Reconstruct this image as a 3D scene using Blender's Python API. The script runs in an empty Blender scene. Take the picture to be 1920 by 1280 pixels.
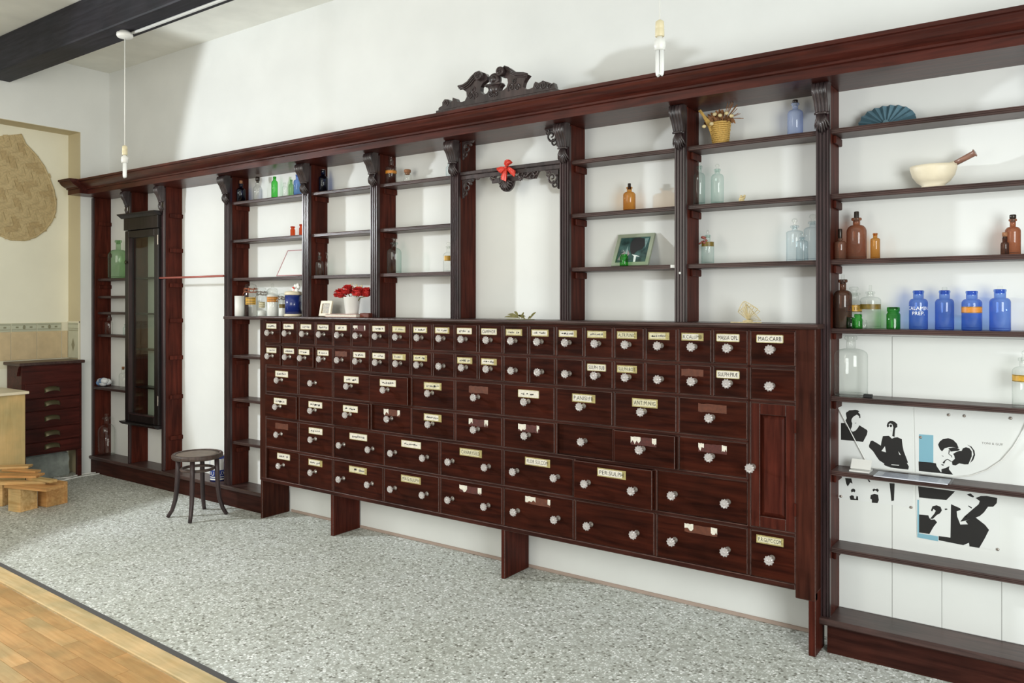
import bpy, math, random
from mathutils import Vector
R = random.Random(7)
sc = bpy.context.scene
COL = sc.collection

# ------------------------------------------------------------------ camera, world, lights
F, CAMH, HZ = 1480.0, 1.5, 569.0          # focal length in pixels (1920 wide), eye height, horizon row
YAW = math.atan2(F, 960 + 1119)
SN, CS = math.sin(YAW), math.cos(YAW)
cam = bpy.data.cameras.new('camera'); cam_o = bpy.data.objects.new('camera', cam); COL.objects.link(cam_o)
cam.sensor_width = 36.0; cam.lens = F / 1920 * 36.0
cam.shift_y = -(HZ - 640) / 1920 * -1.0
cam.shift_y = (HZ - 640) / 1920
cam_o.location = (0, 0, CAMH); cam_o.rotation_euler = (math.pi / 2, 0, YAW)
cam.clip_start = 0.05
sc.camera = cam_o

w = bpy.data.worlds.new('daylight'); sc.world = w; w.use_nodes = True
w.node_tree.nodes['Background'].inputs[0].default_value = (1.0, 1.0, 0.915, 1)
w.node_tree.nodes['Background'].inputs[1].default_value = 0.58

def lamp(name, kind, loc, target, energy, color=(1, 1, 1), **kw):
    l = bpy.data.lights.new(name, kind); l.energy = energy; l.color = color
    for k, v in kw.items(): setattr(l, k, v)
    o = bpy.data.objects.new(name, l); COL.objects.link(o); o.location = loc
    o.rotation_euler = (Vector(target) - Vector(loc)).to_track_quat('-Z', 'Y').to_euler()
    return o
LP = Vector((-6.4, 1.6, 2.35))
lamp('side_lamp', 'SPOT', LP, LP + Vector((0.873, 0.462, -0.12)), 21.5, (0.90, 0.96, 1.0),
     spot_size=math.radians(111), spot_blend=0.06, shadow_soft_size=0.09)
# constant falloff set so the beam stays as bright far down the room
_l = bpy.data.objects['side_lamp'].data; _l.use_nodes = True
_em = _l.node_tree.nodes['Emission']; _fo = _l.node_tree.nodes.new('ShaderNodeLightFalloff'); _fo.inputs['Strength'].default_value = 1.0
_l.node_tree.links.new(_fo.outputs['Constant'], _em.inputs['Strength'])
lamp('shop_window_light', 'AREA', (1.7, 0.6, 1.5), (-1.0, 3.7, 1.0), 112, (0.96, 1.0, 0.98), shape='RECTANGLE', size=1.4, size_y=1.8)

lamp('end_wall_fill', 'AREA', (-3.2, -0.5, 2.0), (-7.0, 3.2, 1.7), 74, (1.0, 0.97, 0.86), shape='RECTANGLE', size=2.2, size_y=2.0)  # added warm fill, unseen, that brightens the end wall and alcove

vs = sc.view_settings
vs.view_transform = 'Standard'; vs.look = 'None'; vs.gamma = 1.0; vs.use_curve_mapping = False
vs.exposure = 0.0
try: sc.cycles.transparent_max_bounces = 24
except Exception: pass

# ------------------------------------------------------------------ measuring helpers (photo measure -> metres at a known depth)
def ray(px):
    d = (px - 960) / F
    return (-SN + d * CS, CS + d * SN)
def PY(px, py, Y):                          # point on the vertical plane y = Y
    r = ray(px); Z = Y / r[1]
    return (r[0] * Z, Y, CAMH + (HZ - py) * Z / F)
def PX(px, py, X):                          # point on the vertical plane x = X
    r = ray(px); Z = X / r[0]
    return (X, r[1] * Z, CAMH + (HZ - py) * Z / F)
def PZ(px, py, z=0.0):                      # point on the horizontal plane z
    r = ray(px); Z = (CAMH - z) * F / (py - HZ)
    return (r[0] * Z, r[1] * Z, z)
def XY(px, Y): return PY(px, HZ, Y)[0]
def MPP(px, Y): return Y / ray(px)[1] / F   # metres per pixel at that depth

# ------------------------------------------------------------------ materials
def mat(name): 
    m = bpy.data.materials.new(name); m.use_nodes = True
    nt = m.node_tree; b = nt.nodes['Principled BSDF']
    return m, nt, b
def sI(b, k, v):
    if k in b.inputs: b.inputs[k].default_value = v
def c4(c): return (c[0], c[1], c[2], 1)
def srgb(r, g, b):
    f = lambda v: (v / 255 / 12.92) if v <= 10 else ((v / 255 + 0.055) / 1.055) ** 2.4
    return (f(r), f(g), f(b))
def plain(name, col, rough=0.5, metal=0.0, spec=0.5, var=0.0, scale=30.0, bump=0.0, coat=0.0, alpha=1.0):
    m, nt, b = mat(name)
    sI(b, 'Base Color', c4(col)); sI(b, 'Roughness', rough); sI(b, 'Metallic', metal); sI(b, 'Specular IOR Level', spec)
    sI(b, 'Coat Weight', coat); sI(b, 'Alpha', alpha)
    if var or bump:
        tc = nt.nodes.new('ShaderNodeTexCoord'); n = nt.nodes.new('ShaderNodeTexNoise')
        n.inputs['Scale'].default_value = scale; n.inputs['Detail'].default_value = 5
        nt.links.new(tc.outputs['Object'], n.inputs['Vector'])
        if var:
            r = nt.nodes.new('ShaderNodeValToRGB')
            r.color_ramp.elements[0].position = 0.3; r.color_ramp.elements[1].position = 0.72
            r.color_ramp.elements[0].color = c4([v * (1 - var) for v in col]); r.color_ramp.elements[1].color = c4([min(1, v * (1 + var)) for v in col])
            nt.links.new(n.outputs['Fac'], r.inputs['Fac']); nt.links.new(r.outputs['Color'], b.inputs['Base Color'])
        if bump:
            bp = nt.nodes.new('ShaderNodeBump'); bp.inputs['Strength'].default_value = bump; bp.inputs['Distance'].default_value = 0.01
            nt.links.new(n.outputs['Fac'], bp.inputs['Height']); nt.links.new(bp.outputs['Normal'], b.inputs['Normal'])
    return m
def wood(name, dark, mid, axis='x', rough=0.36, coat=0.25, scale=1.0, spec=0.4):
    m, nt, b = mat(name)
    tc = nt.nodes.new('ShaderNodeTexCoord'); oi = nt.nodes.new('ShaderNodeObjectInfo')
    ad = nt.nodes.new('ShaderNodeVectorMath'); ad.operation = 'ADD'
    ms = nt.nodes.new('ShaderNodeVectorMath'); ms.operation = 'SCALE'; ms.inputs['Scale'].default_value = 7.0
    cb = nt.nodes.new('ShaderNodeCombineXYZ')
    for i in range(3): nt.links.new(oi.outputs['Random'], cb.inputs[i])
    nt.links.new(cb.outputs[0], ms.inputs[0]); nt.links.new(tc.outputs['Object'], ad.inputs[0]); nt.links.new(ms.outputs[0], ad.inputs[1])
    mp = nt.nodes.new('ShaderNodeMapping'); s = [28 * scale] * 3; s['xyz'.index(axis)] = 2.2 * scale
    mp.inputs['Scale'].default_value = s
    n = nt.nodes.new('ShaderNodeTexNoise'); n.inputs['Scale'].default_value = 1.6; n.inputs['Detail'].default_value = 7; n.inputs['Distortion'].default_value = 0.6
    nt.links.new(ad.outputs[0], mp.inputs['Vector']); nt.links.new(mp.outputs[0], n.inputs['Vector'])
    r = nt.nodes.new('ShaderNodeValToRGB'); r.color_ramp.elements[0].position = 0.32; r.color_ramp.elements[1].position = 0.7
    r.color_ramp.elements[0].color = c4(dark); r.color_ramp.elements[1].color = c4(mid)
    nt.links.new(n.outputs['Fac'], r.inputs['Fac'])
    # blotchy ageing
    n2 = nt.nodes.new('ShaderNodeTexNoise'); n2.inputs['Scale'].default_value = 5.0; n2.inputs['Detail'].default_value = 4
    nt.links.new(ad.outputs[0], n2.inputs['Vector'])
    mx = nt.nodes.new('ShaderNodeMix'); mx.data_type = 'RGBA'; mx.blend_type = 'MULTIPLY'
    r2 = nt.nodes.new('ShaderNodeValToRGB'); r2.color_ramp.elements[0].position = 0.3; r2.color_ramp.elements[1].position = 0.7
    r2.color_ramp.elements[0].color = (0.68, 0.72, 0.74, 1); r2.color_ramp.elements[1].color = (1.15, 1.02, 1.0, 1)
    nt.links.new(n2.outputs['Fac'], r2.inputs['Fac'])
    mx.inputs['Factor'].default_value = 0.9
    nt.links.new(r.outputs['Color'], mx.inputs['A']); nt.links.new(r2.outputs['Color'], mx.inputs['B'])
    nt.links.new(mx.outputs['Result'], b.inputs['Base Color'])
    sI(b, 'Roughness', rough); sI(b, 'Coat Weight', coat); sI(b, 'Coat Roughness', 0.25); sI(b, 'Specular IOR Level', spec)
    bp = nt.nodes.new('ShaderNodeBump'); bp.inputs['Strength'].default_value = 0.12; bp.inputs['Distance'].default_value = 0.004
    nt.links.new(n.outputs['Fac'], bp.inputs['Height']); nt.links.new(bp.outputs['Normal'], b.inputs['Normal'])
    return m
def glass(name, tint, edge, gloss=1.0, milky=0.0):
    """clear blown glass: tinted straight-through light, deeper colour where the wall is seen edge-on, mirror-like gloss"""
    m = bpy.data.materials.new(name); m.use_nodes = True; nt = m.node_tree; nt.nodes.clear()
    out = nt.nodes.new('ShaderNodeOutputMaterial'); tr = nt.nodes.new('ShaderNodeBsdfTransparent'); gl = nt.nodes.new('ShaderNodeBsdfGlossy')
    gl.inputs['Roughness'].default_value = 0.04
    lw = nt.nodes.new('ShaderNodeLayerWeight'); lw.inputs['Blend'].default_value = 0.35
    fr = nt.nodes.new('ShaderNodeMath'); fr.operation = 'MULTIPLY_ADD'; fr.inputs[1].default_value = 0.55; fr.inputs[2].default_value = 0.04
    f5 = nt.nodes.new('ShaderNodeMath'); f5.operation = 'POWER'; f5.inputs[1].default_value = 5.0
    lf_ = nt.nodes.new('ShaderNodeLayerWeight'); lf_.inputs['Blend'].default_value = 0.5
    nt.links.new(lf_.outputs['Facing'], f5.inputs[0]); nt.links.new(f5.outputs[0], fr.inputs[0])
    pw = nt.nodes.new('ShaderNodeMath'); pw.operation = 'POWER'; pw.inputs[1].default_value = 2.2
    mx = nt.nodes.new('ShaderNodeMix'); mx.data_type = 'RGBA'; mx.inputs['A'].default_value = c4(tint); mx.inputs['B'].default_value = c4(edge)
    nt.links.new(lw.outputs['Facing'], pw.inputs[0]); nt.links.new(pw.outputs[0], mx.inputs['Factor'])
    nt.links.new(mx.outputs['Result'], tr.inputs['Color'])
    ms = nt.nodes.new('ShaderNodeMixShader'); sc_ = nt.nodes.new('ShaderNodeMath'); sc_.operation = 'MULTIPLY'; sc_.inputs[1].default_value = gloss; sc_.use_clamp = True
    nt.links.new(fr.outputs[0], sc_.inputs[0]); nt.links.new(sc_.outputs[0], ms.inputs['Fac'])
    last = tr
    if milky:
        df = nt.nodes.new('ShaderNodeBsdfDiffuse'); df.inputs['Color'].default_value = c4([min(1, t + 0.15) for t in tint])
        m2 = nt.nodes.new('ShaderNodeMixShader'); m2.inputs['Fac'].default_value = milky
        nt.links.new(tr.outputs[0], m2.inputs[1]); nt.links.new(df.outputs[0], m2.inputs[2]); last = m2
    nt.links.new(last.outputs[0], ms.inputs[1]); nt.links.new(gl.outputs[0], ms.inputs[2]); nt.links.new(ms.outputs[0], out.inputs['Surface'])
    return m

M = {}
M['wall'] = plain('white_wall_paint', (0.80, 0.81, 0.79), 0.75, spec=0.2, var=0.03, scale=3, bump=0.05)
M['panel'] = plain('white_gloss_board', (0.80, 0.82, 0.80), 0.5, spec=0.3, var=0.02, scale=4)
M['cream'] = plain('cream_wall_paint', srgb(240, 237, 218), 0.7, spec=0.2, var=0.03, scale=3)
M['reveal'] = plain('tan_reveal_paint', srgb(204, 192, 160), 0.7, spec=0.2, var=0.03, scale=3)
M['ceiling'] = plain('ceiling_plaster', (0.82, 0.82, 0.76), 0.85, spec=0.1, var=0.06, scale=4)
M['beam'] = wood('black_beam_paint', (0.013, 0.013, 0.018), (0.030, 0.030, 0.040), 'x', 0.55, 0.0, spec=0.2)
MH_D, MH_M = (0.018, 0.0036, 0.0018), (0.054, 0.0115, 0.0054)
M['drawer'] = wood('mahogany_drawer', MH_D, MH_M, 'x', 0.42, 0.0, spec=0.07)
M['frame'] = wood('mahogany_frame', (0.026, 0.0070, 0.0042), (0.064, 0.0180, 0.0105), 'z', 0.45, 0.0, spec=0.09)
M['rail'] = wood('mahogany_rail', (0.024, 0.0072, 0.0052), (0.060, 0.0190, 0.013), 'x', 0.45, 0.0, spec=0.09)
M['upright'] = wood('red_mahogany_upright', (0.038, 0.0075, 0.0045), (0.095, 0.0205, 0.012), 'z', 0.45, 0.0, spec=0.09)
M['flute'] = wood('dark_varnished_pilaster', (0.024, 0.013, 0.014), (0.052, 0.028, 0.030), 'z', 0.33, 0.3)
M['shelf'] = wood('dusty_shelf_wood', (0.040, 0.020, 0.017), (0.085, 0.048, 0.042), 'x', 0.42, 0.15)
M['cornice'] = wood('red_brown_cornice', (0.036, 0.0075, 0.0052), (0.088, 0.0195, 0.0125), 'x', 0.34, 0.12, spec=0.25)
M['carve'] = wood('carved_dark_oak', (0.026, 0.018, 0.018), (0.066, 0.047, 0.047), 'z', 0.33, 0.3)
M['worn'] = wood('worn_edge_wood', (0.045, 0.020, 0.015), (0.13, 0.072, 0.058), 'x', 0.5, 0.05, 3.0)
M['black_wood'] = wood('black_stained_wood', (0.006, 0.005, 0.005), (0.018, 0.013, 0.014), 'z', 0.32, 0.05, spec=0.25)
M['bent'] = wood('bentwood_brown', (0.055, 0.036, 0.028), (0.125, 0.086, 0.072), 'z', 0.5, 0.05)
M['bent_leg'] = wood('bentwood_dark', (0.024, 0.014, 0.015), (0.062, 0.042, 0.042), 'z', 0.45, 0.1)
M['seat'] = plain('worn_seat_ply', srgb(122, 108, 96), 0.6, var=0.15, scale=25)
M['pine'] = wood('raw_pine', srgb(190, 152, 92), srgb(226, 194, 138), 'x', 0.6, 0.0)
M['pine2'] = wood('raw_pine_orange', srgb(180, 130, 74), srgb(212, 168, 108), 'x', 0.6, 0.0)
M['chip'] = wood('tan_chipboard', srgb(196, 172, 116), srgb(208, 186, 132), 'z', 0.6, 0.0)
M['glassclear'] = glass('clear_glass', (0.98, 0.988, 0.98), (0.70, 0.74, 0.72))
M['glassaqua'] = glass('aqua_glass', (0.9, 0.955, 0.94), (0.52, 0.72, 0.7))
M['glassice'] = glass('pale_blue_clear_glass', (0.925, 0.96, 0.975), (0.62, 0.72, 0.77))
M['glassblue'] = glass('cobalt_glass', (0.46, 0.6, 0.9), (0.16, 0.24, 0.66))
M['glassnavy'] = glass('dark_cobalt_glass', (0.26, 0.36, 0.62), (0.05, 0.08, 0.26))
M['glasslav'] = glass('lavender_blue_glass', (0.62, 0.7, 0.9), (0.36, 0.44, 0.72), milky=0.22)
M['glassgreen'] = glass('green_glass', (0.3, 0.78, 0.3), (0.06, 0.42, 0.07))
M['glassgdark'] = glass('deep_green_glass', (0.22, 0.6, 0.22), (0.03, 0.26, 0.04))
M['glassdemi'] = glass('demijohn_green_glass', (0.66, 0.8, 0.64), (0.34, 0.52, 0.34))
M['glassamber'] = glass('amber_glass', (0.56, 0.28, 0.15), (0.22, 0.07, 0.03), milky=0.12)
M['glassbrown'] = glass('brown_glass', (0.36, 0.2, 0.13), (0.08, 0.03, 0.02), milky=0.06)
M['glasshoney'] = glass('honey_glass', (0.84, 0.57, 0.27), (0.50, 0.25, 0.06))
M['glassred'] = glass('orange_red_glass', (0.8, 0.26, 0.1), (0.5, 0.08, 0.02))
M['pane'] = glass('old_window_pane', (0.84, 0.88, 0.83), (0.6, 0.64, 0.6), 1.2)
M['perspex'] = glass('clear_perspex', (0.97, 0.98, 0.985), (0.8, 0.84, 0.86), 0.6)
M['knob'] = plain('moulded_glass_knob', (0.60, 0.555, 0.54), 0.06, spec=1.0, coat=0.6, alpha=0.74)
M['stem'] = plain('pewter_knob_stem', (0.45, 0.40, 0.36), 0.25, 0.7)
M['paper'] = plain('aged_label_paper', srgb(218, 212, 198), 0.6, var=0.14, scale=90)
M['paper2'] = plain('yellowed_label_paper', srgb(206, 199, 168), 0.6, var=0.16, scale=90)
M['goldline'] = plain('gilt_label_border', srgb(166, 152, 98), 0.5, 0.1, var=0.25, scale=120)
M['ink'] = plain('black_ink', (0.012, 0.011, 0.011), 0.6)
M['greyink'] = plain('faded_ink', (0.20, 0.185, 0.17), 0.7)
M['residue'] = plain('bare_wood_patch', srgb(92, 46, 26), 0.6, var=0.25, scale=60)
M['residue2'] = plain('reddish_label_scar', srgb(78, 32, 26), 0.6, var=0.35, scale=80)
M['white'] = plain('white_ceramic', (0.80, 0.80, 0.77), 0.35)
M['bone'] = plain('ivory_stoneware', srgb(226, 214, 188), 0.45, var=0.05, scale=20)
M['plastic'] = plain('white_plastic', (0.83, 0.83, 0.80), 0.35)
M['cream_pl'] = plain('yellowed_bakelite', srgb(226, 214, 178), 0.4)
M['tube'] = plain('fluorescent_tube_glass', (0.88, 0.89, 0.88), 0.12, spec=0.8)
M['redsilk'] = plain('red_ribbon', srgb(218, 66, 50), 0.45, var=0.12, scale=60)
M['carnation'] = plain('red_petals', srgb(208, 54, 52), 0.6, var=0.25, scale=90)
M['dry'] = plain('dried_flower_brown', srgb(140, 96, 60), 0.8, var=0.35, scale=120)
M['drycream'] = plain('dried_flower_cream', srgb(214, 196, 150), 0.8, var=0.2, scale=90)
M['drygreen'] = plain('dried_leaf_green', srgb(112, 106, 54), 0.7, var=0.3, scale=60)
M['wicker'] = plain('straw_wicker', srgb(206, 168, 92), 0.6, var=0.22, scale=150, bump=0.4)
M['palm'] = plain('woven_palm_strip', srgb(192, 171, 128), 0.6, var=0.14, scale=60)
M['palm2'] = plain('woven_palm_strip_dark', srgb(178, 155, 112), 0.6, var=0.14, scale=60)
M['bluepaper'] = plain('blue_grey_paper', srgb(96, 128, 142), 0.6, var=0.12, scale=40)
M['navy'] = plain('navy_enamel', srgb(30, 48, 120), 0.25, coat=0.4)
M['cork'] = plain('cork', srgb(150, 104, 72), 0.8, var=0.3, scale=160)
M['brownstop'] = plain('dark_stopper', (0.020, 0.012, 0.008), 0.3)
M['copper'] = plain('copper_wire', srgb(176, 104, 76), 0.3, 0.6)
M['rod'] = plain('pink_copper_rod', srgb(176, 98, 88), 0.4, 0.2)
M['goldlabel'] = plain('gold_label', srgb(196, 150, 50), 0.4, var=0.15, scale=90)
M['orangelabel'] = plain('orange_label', srgb(206, 132, 44), 0.45, var=0.15, scale=90)
M['olive'] = plain('olive_gilt_band', srgb(112, 92, 28), 0.4, var=0.3, scale=90)
M['posterpaper'] = plain('poster_paper', (0.80, 0.82, 0.81), 0.4, spec=0.4)
M['posterblue'] = plain('poster_blue', srgb(132, 182, 200), 0.4)
M['posterblack'] = plain('poster_black', (0.018, 0.017, 0.017), 0.35)
M['photo_dark'] = plain('dark_green_photo', srgb(58, 86, 84), 0.25, var=0.6, scale=28, coat=0.3)
M['frame_green'] = plain('grey_green_frame', srgb(150, 158, 138), 0.5)
M['plaster'] = plain('grey_rubble_plaster', srgb(150, 156, 150), 0.9, var=0.25, scale=14, bump=0.6)
M['tile'] = plain('peach_wall_tile', srgb(208, 186, 148), 0.3, var=0.08, scale=14)
M['tileborder'] = plain('border_tile', srgb(196, 198, 176), 0.3, var=0.05, scale=20)
M['tilemark'] = plain('border_tile_print', srgb(140, 138, 112), 0.35)
M['grout'] = plain('cream_grout', srgb(226, 220, 196), 0.8)
M['brass'] = plain('tarnished_brass', srgb(92, 86, 62), 0.4, 0.5)
M['chest'] = wood('chest_mahogany', (0.040, 0.009, 0.007), (0.090, 0.020, 0.015), 'y', 0.4, 0.05, spec=0.2)
M['tinblue'] = plain('blue_tin_print', srgb(36, 62, 150), 0.3, 0.0, coat=0.3)
M['black'] = plain('matt_black', (0.015, 0.015, 0.016), 0.6)
M['trimblack'] = plain('grey_black_edging', srgb(78, 76, 76), 0.6)
M['nosing'] = wood('pale_oak_nosing', srgb(200, 174, 122), srgb(222, 200, 152), 'x', 0.4, 0.1)
for i, (a, b_) in enumerate([((182, 142, 88), (202, 164, 108)), ((194, 156, 100), (212, 178, 124)), ((172, 132, 80), (192, 154, 100))]):
    M['lam%d' % i] = wood('laminate_strip_%s' % 'abc'[i], srgb(*a), srgb(*b_), 'x', 0.35, 0.2, 1.4)

def terrazzo():
    m, nt, b = mat('terrazzo')
    tc = nt.nodes.new('ShaderNodeTexCoord')
    v = nt.nodes.new('ShaderNodeTexVoronoi'); v.inputs['Scale'].default_value = 78; v.feature = 'F1'
    nt.links.new(tc.outputs['Object'], v.inputs['Vector'])
    sep = nt.nodes.new('ShaderNodeSeparateColor'); nt.links.new(v.outputs['Color'], sep.inputs[0])
    r = nt.nodes.new('ShaderNodeValToRGB'); r.color_ramp.interpolation = 'CONSTANT'
    e = r.color_ramp.elements; e[0].position = 0; e[0].color = c4(srgb(126, 126, 118)); e[1].position = 0.12; e[1].color = c4(srgb(178, 180, 174))
    for p, c in ((0.34, (208, 212, 208)), (0.62, (230, 234, 232)), (0.84, (250, 252, 252))):
        k = e.new(p); k.color = c4(srgb(*c))
    nt.links.new(sep.outputs[0], r.inputs['Fac'])
    # cement between the chips
    ed = nt.nodes.new('ShaderNodeTexVoronoi'); ed.feature = 'DISTANCE_TO_EDGE'; ed.inputs['Scale'].default_value = 78
    nt.links.new(tc.outputs['Object'], ed.inputs['Vector'])
    mr = nt.nodes.new('ShaderNodeMapRange'); mr.inputs['From Min'].default_value = 0.06; mr.inputs['From Max'].default_value = 0.16
    nt.links.new(ed.outputs['Distance'], mr.inputs['Value'])
    mx = nt.nodes.new('ShaderNodeMix'); mx.data_type = 'RGBA'; mx.inputs['A'].default_value = c4(srgb(186, 188, 182))
    nt.links.new(mr.outputs[0], mx.inputs['Factor']); nt.links.new(r.outputs['Color'], mx.inputs['B'])
    n = nt.nodes.new('ShaderNodeTexNoise'); n.inputs['Scale'].default_value = 1.6; n.inputs['Detail'].default_value = 5
    nt.links.new(tc.outputs['Object'], n.inputs['Vector'])
    r2 = nt.nodes.new('ShaderNodeValToRGB'); r2.color_ramp.elements[0].position = 0.3; r2.color_ramp.elements[1].position = 0.7
    r2.color_ramp.elements[0].color = (0.86, 0.86, 0.82, 1); r2.color_ramp.elements[1].color = (1, 1, 1, 1)
    nt.links.new(n.outputs['Fac'], r2.inputs['Fac'])
    m2 = nt.nodes.new('ShaderNodeMix'); m2.data_type = 'RGBA'; m2.blend_type = 'MULTIPLY'; m2.inputs['Factor'].default_value = 1
    nt.links.new(mx.outputs['Result'], m2.inputs['A']); nt.links.new(r2.outputs['Color'], m2.inputs['B'])
    nt.links.new(m2.outputs['Result'], b.inputs['Base Color']); sI(b, 'Roughness', 0.55); sI(b, 'Specular IOR Level', 0.3)
    return m
M['terrazzo'] = terrazzo()

# ------------------------------------------------------------------ mesh builder
class MB:
    def __init__(s): s.v = []; s.f = []; s.m = []; s.sm = []
    def add(s, vs, fs, m=0, smooth=False):
        o = len(s.v); s.v += [tuple(p) for p in vs]
        for f in fs: s.f.append([i + o for i in f]); s.m.append(m); s.sm.append(smooth)
        return s
    def box(s, x0, x1, y0, y1, z0, z1, m=0):
        v = [(x, y, z) for z in (z0, z1) for y in (y0, y1) for x in (x0, x1)]
        return s.add(v, [(0, 2, 3, 1), (4, 5, 7, 6), (0, 1, 5, 4), (2, 6, 7, 3), (0, 4, 6, 2), (1, 3, 7, 5)], m)
    def rbox(s, x0, x1, y0, y1, z0, z1, c=0.003, m=0, me=None):
        me = m if me is None else me
        lo = (x0, y0, z0); hi = (x1, y1, z1); v = []; ix = {}
        for k in range(8):
            b = (k & 1, k >> 1 & 1, k >> 2 & 1)
            for a in range(3):
                p = [hi[i] if b[i] else lo[i] for i in range(3)]
                for i in range(3):
                    if i != a: p[i] += -c if b[i] else c
                ix[(k, a)] = len(v); v.append(p)
        F_ = []; E_ = []
        for a in range(3):
            o1, o2 = [i for i in range(3) if i != a]
            for sgn in (0, 1):
                ks = [(sgn << a) | (p << o1) | (q << o2) for p, q in ((0, 0), (1, 0), (1, 1), (0, 1))]
                F_.append([ix[(k, a)] for k in ks])
            for p in (0, 1):
                for q in (0, 1):
                    k0 = (p << o1) | (q << o2); k1 = k0 | (1 << a)
                    E_.append([ix[(k0, o1)], ix[(k1, o1)], ix[(k1, o2)], ix[(k0, o2)]])
        for k in range(8): E_.append([ix[(k, 0)], ix[(k, 1)], ix[(k, 2)]])
        s.add(v, F_, m); o = len(s.v) - 24
        for f in E_: s.f.append([i + o for i in f]); s.m.append(me); s.sm.append(False)
        return s
    def obox(s, c, ax, ay, az, m=0):          # oriented box: centre + half vectors
        c = Vector(c); ax, ay, az = Vector(ax), Vector(ay), Vector(az)
        v = [c + ax * i + ay * j + az * k for k in (-1, 1) for j in (-1, 1) for i in (-1, 1)]
        return s.add(v, [(0, 2, 3, 1), (4, 5, 7, 6), (0, 1, 5, 4), (2, 6, 7, 3), (0, 4, 6, 2), (1, 3, 7, 5)], m)
    def prism(s, poly, axis, a0, a1, m=0, mcap=None, smooth=False):
        n = len(poly)
        def pt(p, a):
            if axis == 'x': return (a, p[0], p[1])
            if axis == 'y': return (p[0], a, p[1])
            return (p[0], p[1], a)
        v = [pt(p, a0) for p in poly] + [pt(p, a1) for p in poly]
        s.add(v, [[i, (i + 1) % n, n + (i + 1) % n, n + i] for i in range(n)], m, smooth)
        o = len(s.v) - 2 * n
        for cap in (list(range(n))[::-1], list(range(n, 2 * n))):
            s.f.append([i + o for i in cap]); s.m.append(m if mcap is None else mcap); s.sm.append(False)
        return s
    def grid(s, rows, m=0, smooth=True, closeu=False):
        nr, nc = len(rows), len(rows[0]); v = [p for r in rows for p in r]; fs = []
        for i in range(nr - 1):
            for j in range(nc if closeu else nc - 1):
                k = (j + 1) % nc
                fs.append((i * nc + j, i * nc + k, (i + 1) * nc + k, (i + 1) * nc + j))
        return s.add(v, fs, m, smooth)
    def lathe(s, prof, c=(0, 0, 0), seg=20, m=0, lobes=0, depth=0.0, axis='z', smooth=True, sx=1.0, sy=1.0, caps=True, lz=None):
        rows = []
        for r, z in prof:
            row = []
            for k in range(seg):
                a = 2 * math.pi * k / seg
                q = r
                if lobes and (lz is None or lz[0] <= z <= lz[1]): q = r * (1 - depth * (0.5 + 0.5 * math.cos(lobes * a)))
                u, v_ = q * math.cos(a) * sx, q * math.sin(a) * sy
                if axis == 'z': p = (c[0] + u, c[1] + v_, c[2] + z)
                elif axis == 'y': p = (c[0] + u, c[1] + z, c[2] + v_)
                else: p = (c[0] + z, c[1] + u, c[2] + v_)
                row.append(p)
            rows.append(row)
        s.grid(rows, m, smooth, True)
        if caps:
            o = len(s.v) - seg * len(rows)
            s.f.append([o + i for i in range(seg)][::-1]); s.m.append(m); s.sm.append(False)
            s.f.append([o + seg * (len(rows) - 1) + i for i in range(seg)]); s.m.append(m); s.sm.append(False)
        return s
    def tube(s, pts, r, seg=8, m=0, caps=True):
        P = [Vector(p) for p in pts]; rows = []; n = len(P)
        rr = r if hasattr(r, '__len__') else [r] * n
        up = None
        for i in range(n):
            t = (P[min(i + 1, n - 1)] - P[max(i - 1, 0)])
            if t.length < 1e-9: t = Vector((0, 0, 1))
            t.normalize()
            if up is None:
                up = Vector((0, 0, 1)) if abs(t.z) < 0.9 else Vector((1, 0, 0))
            a = (up - t * up.dot(t)); 
            if a.length < 1e-6: a = t.orthogonal()
            a.normalize(); up = a; b = t.cross(a)
            rows.append([P[i] + (a * math.cos(2 * math.pi * k / seg) + b * math.sin(2 * math.pi * k / seg)) * rr[i] for k in range(seg)])
        s.grid(rows, m, True, True)
        if caps:
            o = len(s.v) - seg * n
            s.f.append([o + i for i in range(seg)][::-1]); s.m.append(m); s.sm.append(False)
            s.f.append([o + seg * (n - 1) + i for i in range(seg)]); s.m.append(m); s.sm.append(False)
        return s
    def ball(s, c, r, m=0, seg=12, ring=8, sx=1, sy=1, sz=1):
        prof = [(max(1e-4, math.sin(math.pi * i / ring)) * r, -math.cos(math.pi * i / ring) * r * sz) for i in range(ring + 1)]
        return s.lathe(prof, c, seg, m, sx=sx, sy=sy)
    def mesh(s, name, mats, org=(0, 0, 0)):
        me = bpy.data.meshes.new(name)
        me.from_pydata([(p[0] - org[0], p[1] - org[1], p[2] - org[2]) for p in s.v], [], s.f)
        for m_ in mats: me.materials.append(M[m_] if isinstance(m_, str) else m_)
        me.polygons.foreach_set('material_index', s.m); me.polygons.foreach_set('use_smooth', s.sm)
        me.validate(); me.update()
        import bmesh
        bm = bmesh.new(); bm.from_mesh(me); bmesh.ops.recalc_face_normals(bm, faces=bm.faces); bm.to_mesh(me); bm.free()
        return me

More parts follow.
